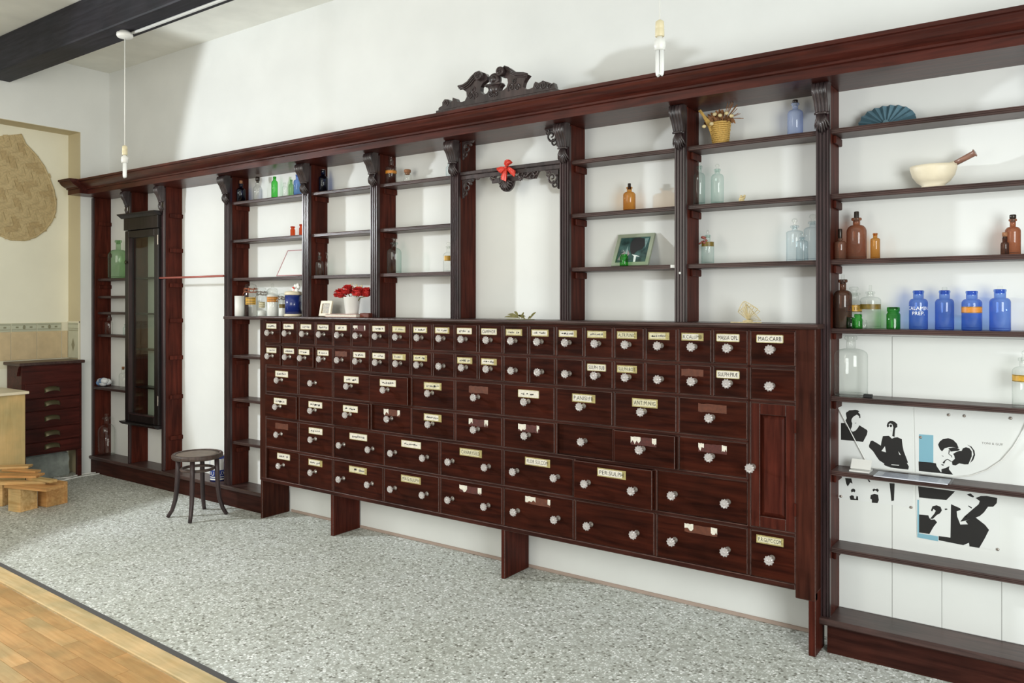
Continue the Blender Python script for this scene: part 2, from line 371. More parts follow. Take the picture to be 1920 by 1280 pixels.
ORG = {}
def tag(o, label=None, cat=None, group=None, kind=None):
    if label: o['label'] = label
    if cat: o['category'] = cat
    if group: o['group'] = group
    if kind: o['kind'] = kind
    return o
def thing(name, loc, label, cat, group=None):
    o = bpy.data.objects.new(name, None); COL.objects.link(o); o.location = loc; o.empty_display_size = 0.05
    ORG[o.name] = tuple(loc); return tag(o, label, cat, group)
def part(name, mb, mats, parent=None, label=None):
    if not isinstance(mats, (list, tuple)): mats = [mats]
    org = ORG[parent.name] if parent is not None else (0, 0, 0)
    o = bpy.data.objects.new(name, mb.mesh(name, mats, org)); COL.objects.link(o)
    if parent is not None: o.parent = parent
    ORG[o.name] = org
    if label: o['label'] = label
    return o
def inst(name, me, loc, parent, rot=None, scale=None):   # a piece that shares mesh data
    o = bpy.data.objects.new(name, me); COL.objects.link(o); org = ORG[parent.name] if parent else (0, 0, 0)
    o.parent = parent; o.location = [a - b for a, b in zip(loc, org)]
    if rot: o.rotation_euler = rot
    if scale: o.scale = scale
    ORG[o.name] = org; return o
def solo(name, mb, mats, label, cat, group=None, org=None):
    if not isinstance(mats, (list, tuple)): mats = [mats]
    if org is None:
        n = len(mb.v); org = (sum(p[0] for p in mb.v) / n, sum(p[1] for p in mb.v) / n, min(p[2] for p in mb.v))
    o = bpy.data.objects.new(name, mb.mesh(name, mats, org)); COL.objects.link(o); o.location = org
    ORG[o.name] = org
    return tag(o, label, cat, group)
def struct(name, mb, mats):
    if not isinstance(mats, (list, tuple)): mats = [mats]
    o = bpy.data.objects.new(name, mb.mesh(name, mats)); COL.objects.link(o); ORG[o.name] = (0, 0, 0)
    return tag(o, kind='structure')

_fc = {}
def text_polys(s):
    """letters as flat outlines: (verts, faces) with unit cap height, centred"""
    if s in _fc: return _fc[s]
    cu = bpy.data.curves.new('lettering', 'FONT'); cu.body = s; cu.size = 1.0; cu.align_x = 'CENTER'; cu.resolution_u = 3; cu.space_character = 1.08
    o = bpy.data.objects.new('lettering', cu); COL.objects.link(o)
    dg = bpy.context.evaluated_depsgraph_get(); me = o.evaluated_get(dg).to_mesh()
    v = [tuple(p.co) for p in me.vertices]; f = [list(p.vertices) for p in me.polygons]
    o.evaluated_get(dg).to_mesh_clear(); bpy.data.objects.remove(o); bpy.data.curves.remove(cu)
    x0 = min(p[0] for p in v); x1 = max(p[0] for p in v); y0 = min(p[1] for p in v); y1 = max(p[1] for p in v)
    v = [((p[0] - (x0 + x1) / 2) / (y1 - y0), (p[1] - (y0 + y1) / 2) / (y1 - y0)) for p in v]
    _fc[s] = (v, f, (x1 - x0) / (y1 - y0)); return _fc[s]
def text_on(mb, s, cx, y, cz, h, wmax, m=0):
    v, f, asp = text_polys(s); k = min(1.0, wmax / (asp * h))
    mb.add([(cx + p[0] * h * k, y, cz + p[1] * h) for p in v], f, m)
def text_round(mb, s, c, r, cz, h, a0, m=0, asp_k=1.0):
    """lettering bent round a bottle, centred on the direction a0"""
    v, f, asp = text_polys(s)
    mb.add([(c[0] + r * math.cos(a0 + p[0] * h * asp_k / r), c[1] + r * math.sin(a0 + p[0] * h * asp_k / r), cz + p[1] * h) for p in v], f, m)

# ------------------------------------------------------------------ the room
YW = 3.72            # back wall
YP = 3.575           # pilaster fronts
XL = -7.14           # end wall
ZC = 3.59            # ceiling
struct('floor', MB().box(-7.7, 2.2, 1.78, 3.9, -0.06, 0.0), 'terrazzo')
fl = struct('floor.001', MB().box(-7.7, 2.2, -1.6, 1.80, -0.06, -0.004), 'trimblack')
# laminate strips on the near floor
sw, sl = 0.072, 0.46
lam_me = [MB().rbox(0, sl - 0.0015, 0, sw - 0.0012, -0.004, 0.004, 0.0008).mesh('strip', ['lam%d' % i]) for i in range(3)]
for r in range(13):
    y = 1.797 - (r + 1) * sw; x = -5.6 + (r * 0.17) % sl
    while x < -2.0:
        inst('strip', lam_me[R.choice((0, 1, 1, 2, 0))], (x, y, 0.0), fl); x += sl
far = MB().box(-7.7, -5.2, -1.6, 1.797, -0.004, 0.004).box(-1.9, 2.2, -1.6, 1.797, -0.004, 0.004)
tr1 = struct('trim_1', MB().rbox(-7.6, 2.2, 1.80, 1.897, -0.05, 0.012, 0.004), 'nosing')
tr2 = struct('trim_2', MB().box(-7.6, 2.2, 1.897, 1.932, -0.05, 0.004), 'trimblack')
SKEW = -0.038                                # the timber floor runs a little out of square with the shelving
for o in (fl, tr1, tr2):
    px_, py_ = -3.75, 1.925
    o.rotation_euler = (0, 0, SKEW); o.location = (px_ - px_ * math.cos(SKEW) + py_ * math.sin(SKEW), py_ + 0.022 - px_ * math.sin(SKEW) - py_ * math.cos(SKEW), 0)
wb = struct('wall_back', MB().box(-7.7, 2.2, YW, YW + 0.15, 0, 3.75), 'wall')
part('skirting_line', MB().rbox(-4.6, -0.93, YW - 0.006, YW + 0.01, 0, 0.018, 0.002), [plain('pink_skirting_line', srgb(178, 158, 146), 0.7)], wb)
RY, RZ, RXB = 3.465, 3.012, -7.35
struct('wall_left', MB().box(-7.8, XL, RY, YW, 0, 3.75), 'wall')
struct('wall_left', MB().box(-7.8, XL, 1.9, RY, RZ, 3.75), 'wall')
struct('wall_left', MB().box(-7.8, XL, -0.6, 1.9, 0, 3.75), 'wall')
al = struct('wall_alcove', MB().box(-7.8, RXB, 1.9, RY, 0, RZ), 'cream')
als = struct('wall_alcove_side', MB().box(RXB, XL - 0.0005, RY - 0.004, RY, 0, RZ), 'reveal')
struct('wall_alcove_head', MB().box(RXB, XL - 0.0005, 1.9, RY - 0.004, RZ - 0.004, RZ), 'reveal')
struct('ceiling', MB().box(-7.8, 2.2, -0.6, YW + 0.15, ZC, ZC + 0.15), 'ceiling')
struct('trim_3', MB().rbox(XL, 2.2, 2.70, 2.90, 3.32, ZC, 0.008), 'beam')
# tiles in the alcove
ty0 = PX(129, 605, RXB)[1]
zt = CAMH + (HZ - 606) * (-SN * RXB + CS * 3.4) / F
tx = RXB + 0.002
tile_w = 0.205
gz = 1.335
part('grout_bed', MB().box(RXB, RXB + 0.003, 2.2, RY - 0.004, 0.95, gz), 'grout', al)
tme = MB().rbox(0, 0.008, 0, tile_w - 0.006, 0, 0.240, 0.0015).mesh('tile', ['tile'])
bme = MB()
bme.rbox(0, 0.008, 0, tile_w - 0.006, 0, 0.070, 0.0015)
for zz in (0.010, 0.018, 0.052, 0.060): bme.box(0.008, 0.0086, 0.002, tile_w - 0.008, zz, zz + 0.003, 1)
bme.lathe([(0.016, 0.0), (0.012, 0.0022)], (0.0075, tile_w / 2 - 0.003, 0.035), 12, 1, axis='x', sx=0.8, sy=1.2)
for dy in (-0.055, 0.055): bme.box(0.008, 0.0088, tile_w / 2 + dy - 0.014, tile_w / 2 + dy + 0.008, 0.028, 0.042, 1)
bme = bme.mesh('border_tile', ['tileborder', 'tilemark'])
for k in range(6):
    y = RY - 0.012 - 0.055 - k * tile_w - (0.0 if k == 0 else 0.0)
    y0 = y - tile_w + 0.003
    if k == 0: pass
    inst('tile', tme, (RXB + 0.003, y0, 1.018), al); inst('border_tile', bme, (RXB + 0.003, y0, 1.262), al)
# cut tiles by the corner and on the return
q = MB().rbox(RXB + 0.003, RXB + 0.011, RY - 0.062, RY - 0.014, 1.018, 1.258, 0.0015); part('tile', q, 'tile', al)
q = MB().rbox(RXB + 0.012, XL - 0.012, RY - 0.013, RY - 0.004, 1.018, 1.258, 0.0015)
xm = (RXB + XL) / 2
q.add([(xm - 0.03, RY - 0.0135, 1.135), (xm, RY - 0.0135, 1.075), (xm + 0.03, RY - 0.0135, 1.135), (xm, RY - 0.0135, 1.195)], [(0, 1, 2, 3)], 1)
part('tile', q, ['tileborder', 'tilemark'], als)
q = MB().rbox(RXB + 0.012, XL - 0.012, RY - 0.013, RY - 0.004, 1.262, 1.332, 0.0015)
for zz in (1.272, 1.280, 1.314, 1.322): q.box(RXB + 0.014, XL - 0.014, RY - 0.0136, RY - 0.0128, zz, zz + 0.003, 1)
part('border_tile', q, ['tileborder', 'tilemark'], als)
part('tile_edging', MB().rbox(XL - 0.012, XL - 0.001, RY - 0.016, RY - 0.003, 0.95, 1.345, 0.002).box(RXB, XL - 0.001, RY - 0.012, RY - 0.004, 1.332, 1.345), 'grout', als)

# ------------------------------------------------------------------ shelving unit
SH = {1: 2.255, 2: 1.973, 3: 1.690, 4: 1.402, 5: 1.100, 6: 0.780, 7: 0.447}
unit = thing('apothecary_shelving', (-3.5, 3.65, 0), 'long dark mahogany pharmacy shelving with fluted pilasters built along the white back wall', 'shelving')
PF = 3.560
pil = [XY(166, PF), XY(240, PF), XY(303, PF), XY(421, PF), XY(567, PF), XY(695, PF), XY(845, PF), XY(1050, PF), XY(1265, PF), XY(1530, PF), -0.02]
pw = [0.045, 0.05, 0.058, 0.072, 0.072, 0.066, 0.063, 0.060, 0.058, 0.058, 0.06]
pil[0] = XL + 0.004
ZS = 2.445
ZB = 0.150
def fluted(x0, x1, y, z0, z1, n=4, dep=0.02):
    poly = [(x0, y + dep)]
    poly.append((x0, y + 0.003)); wd = (x1 - x0) / n
    for k in range(n):
        a = x0 + k * wd
        poly += [(a + wd * 0.14, y), (a + wd * 0.62, y), (a + wd * 0.70, y + 0.006), (a + wd * 0.92, y + 0.006)]
    poly += [(x1, y + 0.002), (x1, y + dep)]
    return poly
def corbel(cx, w, y, ztop):
    """scrolled console: ridged volute above, a tied fan of leaves below"""
    prof = [(0.040, 0.0), (0.056, -0.008), (0.063, -0.024), (0.062, -0.042), (0.053, -0.060), (0.041, -0.074), (0.034, -0.092), (0.026, -0.110), (0.021, -0.122)]
    n = 33; rows = []
    for k, (d, z) in enumerate(prof):
        t = k / (len(prof) - 1); hw = (w * 0.60) * (1 - t) + (w * 0.46) * t
        row = []
        for j in range(n):
            u = j / (n - 1); s_ = abs(math.sin(math.pi * 4 * u))
            row.append((cx - hw + 2 * hw * u, y - d - 0.008 * (s_ ** 0.6) + 0.004, ztop + z))
        rows.append(row)
    mb = MB(); mb.grid(rows)
    for side in (0, -1):
        L = [r[side] for r in rows]; mb.grid([L, [(p[0], y + 0.001, p[2]) for p in L]], smooth=False)
    mb.grid([rows[0], [(p[0], y + 0.001, p[2]) for p in rows[0]]], smooth=False)
    mb.tube([(cx - w * 0.50, y - 0.014, ztop - 0.126), (cx - w * 0.2, y - 0.026, ztop - 0.126), (cx + w * 0.2, y - 0.026, ztop - 0.126), (cx + w * 0.50, y - 0.014, ztop - 0.126)], 0.0055, 8)
    mb.ball((cx + w * 0.45, y - 0.02, ztop - 0.130), 0.006)
    lf = MB()
    for k in range(-3, 4):
        L = 0.088 - abs(k) * 0.009; f_ = w / 0.060
        p0 = Vector((cx + k * 0.0040 * f_, y - 0.020, ztop - 0.128)); p2 = Vector((cx + k * 0.0108 * f_, y - 0.003, ztop - 0.128 - L))
        p1 = (p0 + p2) / 2 + Vector((0, -0.012, 0))
        lf.tube([p0, p1, p1 * 0.4 + p2 * 0.6 + Vector((0, -0.003, 0)), p2], [0.0030, 0.0048, 0.0045, 0.0012], 7)
    return mb, lf
cleat_me = MB().rbox(0, 0.014, 0, YW - 3.606, 0, 0.034, 0.003).mesh('cleat', ['upright'])
for i, (x, w_) in enumerate(zip(pil, pw)):
    zb = 1.4125 if 4 <= i <= 8 else ZB
    fr_ = MB()
    if i >= 3: fr_.prism(fluted(x, x + w_, YP - 0.02, 0, 0), 'z', zb, ZS - 0.01)
    else: fr_.rbox(x, x + w_ * 0.62, YP - 0.018, YP, zb, ZS - 0.005, 0.003)
    pr = part('pilaster', fr_, 'flute', unit)
    xb1 = x + w_ if i >= 3 else x + w_ * 0.62
    part('upright', MB().rbox(xb1 - 0.028, xb1, YP, YW, zb, ZS, 0.002), 'upright', pr)
    if 2 <= i <= 10:
        cb_, lf_ = corbel(x + w_ * (0.5 if i >= 3 else 0.31), w_ * (1.0 if i >= 3 else 0.8), YP - 0.02, ZS)
        part('corbel', cb_, 'carve', pr); part('corbel_leaf', lf_, 'carve', pr)
    if i == 1:
        cb_, lf_ = corbel(x + 0.016, 0.034, YP - 0.02, ZS); part('corbel', cb_, 'carve', pr); part('corbel_leaf', lf_, 'carve', pr)
    lv = {0: (1, 2, 3, 4), 2: (1, 2, 3, 4, 5, 6, 7), 3: (1, 2, 3, 4, 5, 6, 7), 4: (1, 2, 3), 5: (1, 2, 3), 7: (1, 2, 3), 8: (1, 2, 3), 9: (1, 2, 3, 4, 5, 6, 7)}.get(i, ())
    for l in lv:
        inst('cleat', cleat_me, (xb1 + 0.0002, 3.606, SH[l] - 0.0235 - 0.034), pr)
# plinths
XR = 0.35
xc0 = -4.63
def plinth(x0, x1):
    mb = MB(); mb.prism([(3.555, 0.0), (3.555, 0.122), (YW, 0.122), (YW, 0.0)], 'x', x0, x1)
    return mb
part('plinth', plinth(XL, xc0 - 0.0), 'rail', unit)
part('plinth_top', MB().rbox(XL, xc0, 3.535, YW, 0.122, 0.150, 0.006), 'shelf', unit)
part('plinth', plinth(-0.865, XR), 'rail', unit)
part('plinth_top', MB().rbox(-0.905, XR, 3.530, YW, 0.122, 0.150, 0.006), 'shelf', unit)
# shelves
def shelf(x0, x1, z, y0=3.578, name='shelf', par=unit):
    p = [(YW, z), (YW, z - 0.022), (y0 + 0.006, z - 0.022), (y0, z - 0.019), (y0, z - 0.0145), (y0 + 0.0025, z - 0.0135), (y0 + 0.0025, z - 0.0125), (y0, z - 0.0115), (y0, z - 0.0075), (y0 + 0.0025, z - 0.0065), (y0 + 0.0025, z - 0.0055), (y0, z - 0.0045), (y0 + 0.001, z - 0.001), (y0 + 0.004, z)]
    return part(name, MB().prism(p, 'x', x0, x1), 'shelf', par)
R_ = [a + (b if i >= 3 else b * 0.62) for i, (a, b) in enumerate(zip(pil, pw))]
e = 0.0005
for l in (1, 2, 3):
    for a, b in ((3, 4), (4, 5), (5, 6), (7, 8), (8, 9), (9, 10)):
        shelf(R_[a] + e, pil[b] + (pw[b] - 0.028) - e, SH[l])
for l in (4, 5, 6, 7): shelf(R_[9] + e, pil[10], SH[l] if l != 4 else 1.393)
shelf(pil[3] - 0.004, -4.605, SH[4] + 0.004, 3.552)
for l in (5, 6): shelf(R_[3] + e, -4.632, SH[l] + (0.018 if l == 5 else 0.017))
shelf(R_[3] + e, -4.632, 0.478)
for z in (1.722, 1.568, 1.426, 1.226): shelf(R_[0] + e, pil[1] + 0.003 - e, z, 3.60)
shelf(R_[0] + e, pil[1] + 0.003 - e, 0.762, 3.56)
# cornice
cp = [(YW, ZS), (3.430, ZS), (3.430, 2.484), (3.416, 2.487), (3.416, 2.497), (3.408, 2.500), (3.396, 2.506), (3.380, 2.516), (3.366, 2.529), (3.358, 2.540), (3.358, 2.546), (3.346, 2.548), (3.346, 2.564), (YW, 2.566)]
part('cornice', MB().prism(cp, 'x', -6.935, 2.1), 'cornice', unit)
cp2 = [(YW, ZS + 0.0005)] + [(y - 0.072, z + 0.0005) for y, z in cp[1:-1]] + [(YW, 2.5665)]
part('cornice_break', MB().prism(cp2, 'x', XL + 0.001, -6.934), 'cornice', unit)
# copper rod across the open bay
solo('clothes_rod', MB().tube([(R_[2] - 0.05, 3.545, 1.706), (pil[3] + 0.01, 3.545, 1.706)], 0.008, 10), 'rod', 'pinkish copper rod across the open white bay behind the stool', 'rod')

# ------------------------------------------------------------------ carved work
def scroll(mb, c, y, r0, turns=1.5, a0=0.0, sgn=1, rad=0.006, n=22, m=0):
    pts = []; rr = []
    for k in range(n):
        t = k / (n - 1); a = a0 + sgn * turns * 2 * math.pi * t; r = r0 * (1 - 0.86 * t)
        pts.append((c[0] + r * math.cos(a), y - 0.002 * t, c[1] + r * math.sin(a))); rr.append(rad * (1 - 0.45 * t))
    mb.tube(pts, rr, 7, m)
YK = 3.40
crest = thing('carved_crest', (XY(935, YK), YK, 2.565), 'dark carved swan-neck crest with scrolls and central urn on top of the cornice', 'carving')
def cw(u, v, Y=YK):
    p = PY(820 + u / 8, 110 + v / 8, Y); return (p[0], p[2] )
def zfix(p, u):   # keep the foot of the crest on the flat cornice top
    return p
xl_, xr_ = cw(30, 760)[0], cw(1800, 455)[0]
sil = [(1300, 430), (1350, 465), (1400, 462), (1450, 440), (1470, 380), (1490, 350), (1535, 375), (1600, 340), (1680, 358), (1715, 395), (1765, 368), (1790, 455)]
sil_l = [(40, 745), (95, 710), (95, 660), (130, 615), (185, 618), (215, 665), (245, 640), (250, 590), (300, 605), (320, 655), (390, 655), (430, 640), (462, 580), (455, 505), (345, 428), (410, 410), (480, 365), (545, 285), (610, 215), (670, 200), (735, 225), (775, 275), (765, 325), (700, 375), (668, 430), (665, 490), (690, 530), (720, 545), (765, 525), (788, 480), (775, 445), (720, 415), (790, 402), (940, 378), (995, 388), (955, 440), (945, 490), (1000, 485), (1055, 440), (1078, 370), (1070, 310), (1010, 275), (945, 240), (938, 190), (965, 145), (1030, 120), (1095, 140), (1150, 185), (1215, 218), (1330, 222), (1388, 250), (1345, 305), (1315, 360)]
pts = [cw(*q) for q in sil_l + sil]
base = [(p[0], p[1]) for p in pts]
lowz = 2.566
poly = [(xl_, lowz)] + [(a, max(b, lowz + 0.004)) for a, b in base] + [(xr_, lowz)]
part('crest_board', MB().prism(poly[::-1], 'y', YK - 0.012, YK + 0.018), 'carve', crest)
k_ = MB(); k_.rbox(xl_ - 0.01, xr_ + 0.01, YK - 0.022, YK + 0.024, lowz - 0.0005, lowz + 0.022, 0.004)
part('crest_base', k_, 'carve', crest)
def along(lst, off, r, dy): part('swan_neck_moulding', MB().tube([(cw(u + off[0], v + off[1])[0], YK - dy, cw(u + off[0], v + off[1])[1]) for u, v in lst], r, 8), 'carve', crest)
nl = [(350, 428), (420, 415), (490, 368), (550, 292), (615, 228), (668, 212)]
nr = [(1385, 252), (1325, 232), (1215, 230), (1150, 197), (1095, 153), (1040, 135)]
for off, r, dy in (((0, 0), 0.0065, 0.022), ((10, 24), 0.005, 0.020), ((18, 44), 0.004, 0.016)): along(nl, off, r, dy)
for off, r, dy in (((0, 0), 0.0065, 0.022), ((-6, 24), 0.005, 0.020), ((-12, 46), 0.004, 0.016)): along(nr, off, r, dy)
for (u, v), r in (((672, 282), 0.0235), ((1000, 212), 0.0250)):
    c = cw(u, v); vo = MB(); vo.lathe([(r * 0.9, -0.044), (r, -0.038), (r, 0.02)], (c[0], YK, c[1]), 22, axis='y'); scroll(vo, c, YK - 0.045, r * 0.72, 1.6, 0.3, 1, 0.0028); part('volute', vo, 'carve', crest)
ur = MB(); c = cw(872, 318); ur.lathe([(0.020, -0.020), (0.030, -0.020), (0.034, -0.012), (0.034, 0.012), (0.030, 0.016)], (c[0], YK, c[1]), 24, axis='y'); ur.ball((c[0], YK - 0.016, c[1]), 0.019, sy=0.8)
c2 = cw(865, 400); ur.rbox(c2[0] - 0.052, c2[0] + 0.052, YK - 0.028, YK + 0.02, c2[1] - 0.006, c2[1] + 0.006, 0.003)
ur.lathe([(0.014, -0.052), (0.022, -0.04), (0.044, -0.008)], (c2[0], YK, c2[1]), 14)
part('urn', ur, 'carve', crest)
for (u, v), r, s_ in (((520, 560), 0.030, 1), ((600, 560), 0.026, -1), ((1130, 440), 0.032, -1), ((1220, 440), 0.028, 1), ((150, 665), 0.024, 1), ((1600, 410), 0.030, -1), ((830, 540), 0.022, 1), ((900, 540), 0.022, -1), ((1700, 420), 0.020, 1), ((1520, 420), 0.018, 1), ((560, 470), 0.02, -1), ((1180, 350), 0.022, 1)):
    ac = MB(); scroll(ac, cw(u, v), YK - 0.013, r * 0.72, 1.4, R.random() * 6, s_, 0.0038); part('acanthus_scroll', ac, 'carve', crest)

val = thing('fretwork_valance', (XY(955, YP), YP, 2.16), 'carved fretwork rail with a shell pendant spanning the open centre bay', 'carving')
zv = SH[1] + 0.010
YV = 3.587
part('rail', MB().rbox(R_[6] + e, pil[7] + 0.03, YV - 0.020, YV + 0.03, zv - 0.020, zv, 0.003).rbox(R_[6] + e, pil[7] + 0.03, YV - 0.010, YV + 0.012, zv - 0.045, zv - 0.021, 0.002), 'carve', val)
def vw(u, v): p = PY(860 + u / 9.6, 300 + v / 9.6, YV); return (p[0], p[2])
sh_ = MB(); c = vw(870, 380); rr = 0.052
fan = [(c[0] + rr * math.cos(a) , c[1] + rr * math.sin(a) * 1.15) for a in [math.pi * (1.0 + k / 16) for k in range(17)]]
sh_.prism([(c[0] + rr, c[1] + 0.03)] + [(c[0] - rr, c[1] + 0.03)] + fan, 'y', YV - 0.004, YV + 0.010)
for k in range(9):
    a = math.pi * (1.06 + 0.88 * k / 8)
    sh_.tube([(c[0], YV - 0.012, c[1] + 0.02), (c[0] + 0.6 * rr * math.cos(a), YV - 0.018, c[1] + 0.7 * rr * math.sin(a)), (c[0] + 0.9 * rr * math.cos(a), YV - 0.008, c[1] + 1.02 * rr * math.sin(a))], [0.003, 0.0055, 0.0065], 7)
for s_ in (-1, 1): sh_.rbox(c[0] + s_ * 0.075 - 0.028, c[0] + s_ * 0.075 + 0.028, YV - 0.006, YV + 0.008, c[1] - 0.004, c[1] + 0.022, 0.002)
part('shell_pendant', sh_, 'carve', val)
for k, (u, v, r) in enumerate(((1130, 260, .026), (1220, 235, .028), (1320, 290, .026), (1390, 200, .022), (620, 300, .02), (560, 255, .024), (450, 270, .02), (360, 300, .018), (1480, 150, .016), (1080, 330, 0.018), (300, 260, 0.016))):
    sc1 = MB(); scroll(sc1, vw(u, v), YV - 0.004, r, 1.2, k * 1.3, 1 if k % 2 else -1, 0.0060); part('scroll', sc1, 'carve', val)
sc1 = MB(); sc1.prism([vw(1040, 210), vw(1100, 300), vw(1250, 345), vw(1390, 330), vw(1440, 220), vw(1500, 150), vw(1040, 170)], 'y', YV + 0.001, YV + 0.010); part('leaf_panel', sc1, 'carve', val)
sc1 = MB(); sc1.prism([vw(300, 250), vw(420, 300), vw(560, 300), vw(660, 330), vw(700, 240), vw(300, 225)], 'y', YV + 0.001, YV + 0.010)
part('leaf_panel', sc1, 'carve', val)
def bracket(cx, cz, sx, s=1.0):
    mb = MB()
    mb.prism([(cx, cz), (cx + sx * 0.085 * s, cz), (cx + sx * 0.075 * s, cz - 0.012 * s), (cx + sx * 0.03 * s, cz - 0.02 * s), (cx + sx * 0.012 * s, cz - 0.045 * s), (cx + sx * 0.008 * s, cz - 0.10 * s), (cx, cz - 0.105 * s)][::(1 if sx > 0 else -1)], 'y', YV - 0.002, YV + 0.012)
    scroll(mb, (cx + sx * 0.040 * s, cz - 0.042 * s), YV, 0.034 * s, 1.35, 0.4, sx, 0.0070)
    scroll(mb, (cx + sx * 0.020 * s, cz - 0.078 * s), YV, 0.020 * s, 1.2, 2.0, -sx, 0.0060)
    scroll(mb, (cx + sx * 0.066 * s, cz - 0.020 * s), YV, 0.016 * s, 1.2, 1.0, sx, 0.0050)
    return mb
for cx, cz, sx in ((R_[6] + 0.001, zv - 0.046, 1), (XY(1047, YV), zv - 0.046, -1)): part('bracket', bracket(cx, cz, sx), 'carve', val)
for cx, cz, sx in ((R_[6] + 0.001, ZS - 0.001, 1), (XY(1046, YV), ZS - 0.001, -1)): part('bracket', bracket(cx, cz, sx), 'carve', unit)

# red bow on the valance
bow = thing('ribbon_bow', (XY(951, YV - 0.04), YV - 0.03, 2.24), 'red ribbon bow tied on the centre of the carved valance', 'bow')
def bw(u, v, d=0.0): p = PY(860 + u / 9.6, 300 + v / 9.6, YV - 0.030); return (p[0], YV - 0.030 - d, p[2])
def ribbon(outline, bulge, name):
    """puffed ribbon lobe: outline pairs (edge a, edge b) from the knot outwards"""
    rows = []; rows2 = []
    n = len(outline)
    for i, (a, b) in enumerate(outline):
        t = i / (n - 1); row = []; row2 = []
        for j in range(7):
            s_ = j / 6; u = a[0] + (b[0] - a[0]) * s_; v = a[1] + (b[1] - a[1]) * s_
            d = bulge * math.sin(math.pi * min(1, t * 1.05)) * (0.6 + 0.4 * math.cos(4 * math.pi * s_))
            row.append(bw(u, v, d + 0.002)); row2.append(bw(u, v, -0.002))
        rows.append(row); rows2.append(row2)
    mb = MB(); mb.grid(rows); mb.grid(rows2)
    for r1, r2 in zip((rows[0], rows[-1], [r[0] for r in rows], [r[-1] for r in rows]), (rows2[0], rows2[-1], [r[0] for r in rows2], [r[-1] for r in rows2])): mb.grid([r1, r2], smooth=False)
    part(name, mb, 'redsilk', bow)
ribbon([((850, 118), (885, 112)), ((845, 80), (910, 85)), ((868, 20), (955, 60)), ((890, -5), (968, 42)), ((910, -8), (940, 10))], 0.02, 'loop')
ribbon([((835, 118), (850, 150)), ((790, 125), (840, 190)), ((720, 155), (800, 230)), ((715, 185), (770, 245)), ((735, 225), (765, 235))], 0.02, 'loop')
ribbon([((845, 150), (875, 150)), ((820, 220), (870, 230)), ((775, 290), (865, 310)), ((762, 345), (850, 385))], 0.008, 'tail')
ribbon([((875, 140), (905, 120)), ((900, 190), (970, 150)), ((950, 250), (1020, 190)), ((1000, 300), (1018, 250))], 0.012, 'tail')
kb = MB(); kb.ball(bw(866, 135, 0.012), 0.008, sy=0.9); part('knot', kb, 'redsilk', bow)

# ------------------------------------------------------------------ drawer cabinet
YC = 3.47
cab = thing('drawer_cabinet', (-2.75, 3.6, 0), 'long dark mahogany bank of small apothecary drawers with glass knobs and paper labels', 'cabinet')
x0c, x1c = -4.632, -0.892
col0, pitch = -4.563, 0.16925
zr = [1.385, 1.222, 1.070, 0.886, 0.713, 0.505, 0.296]
xd = [col0 + pitch * k for k in range(21)] + [-0.976]
part('carcass', MB().box(x0c, x1c, YC + 0.034, YW - 0.004, 0.272, 1.392), 'frame', cab)
part('stile', MB().rbox(x0c, xd[0] - 0.002, YC, YC + 0.034, 0.270, 1.392, 0.003, 0, 1), ['frame', 'worn'], cab)
part('stile', MB().rbox(xd[21], x1c, YC, YC + 0.034, 0.235, 1.392, 0.003, 0, 1), ['frame', 'worn'], cab)
class Each:                                 # every box handed to it becomes a part of its own
    def __init__(s, name, mats): s.name, s.mats = name, mats
    def rbox(s, *a): part(s.name, MB().rbox(*a), s.mats, cab)
g = 0.0075
rl = Each('rail', ['rail', 'worn'])
rl.rbox(xd[0] - 0.002, xd[21], YC + 0.002, YC + 0.034, zr[0] - 0.004, 1.392, 0.001)
for z in zr[1:6]: rl.rbox(xd[0] - 0.002, xd[20], YC + 0.002, YC + 0.034, z - g, z + g, 0.0025, 0, 1)
for z in (zr[1], zr[2], zr[5]): rl.rbox(xd[20], xd[21], YC + 0.002, YC + 0.034, z - g, z + g, 0.0025, 0, 1)
rl.rbox(xd[0] - 0.05, xd[21], YC - 0.001, YC + 0.034, 0.268, zr[6] - 0.004, 0.003, 0, 1)
dv = Each('divider', ['frame', 'worn'])
wide = [0, 2, 4, 4 + 8 / 3, 4 + 16 / 3, 12, 12 + 8 / 3, 12 + 16 / 3, 20]
def vx(k): return col0 + pitch * k
for k in range(1, 21):
    if k < 20:
        for r in (0, 1): dv.rbox(vx(k) - g, vx(k) + g, YC + 0.0025, YC + 0.034, zr[r + 1] + g, zr[r] - 0.004 if r == 0 else zr[r] - g, 0.0025, 0, 1)
        if k % 2 == 0:
            for r in (2, 3): dv.rbox(vx(k) - g, vx(k) + g, YC + 0.0025, YC + 0.034, zr[r + 1] + g, zr[r] - g, 0.0025, 0, 1)
for r in (4, 5):
    for k in wide[1:-1]: dv.rbox(vx(k) - g, vx(k) + g, YC + 0.0025, YC + 0.034, (zr[r + 1] + g) if r == 4 else zr[6] - 0.004, zr[r] - g, 0.0025, 0, 1)
dv.rbox(vx(20) - g, vx(20) + g, YC + 0.002, YC + 0.034, zr[6] - 0.004, zr[0] - 0.004, 0.0025, 0, 1)
knob_mb = MB(); knob_mb.lathe([(0.006, -0.034), (0.010, -0.036), (0.019, -0.040), (0.0225, -0.046), (0.0215, -0.051), (0.015, -0.056), (0.009, -0.0545), (0.004, -0.058), (0.0005, -0.0585)], (0, 0, 0), 40, 0, lobes=10, depth=0.20, axis='y', lz=(-0.0545, -0.0395), smooth=False)
knob_mb.lathe([(0.014, 0.0), (0.013, -0.004), (0.007, -0.009), (0.0055, -0.020), (0.006, -0.036)], (0, 0, 0), 16, 1, axis='y')
knob_me = knob_mb.mesh('knob', ['knob', 'stem'])

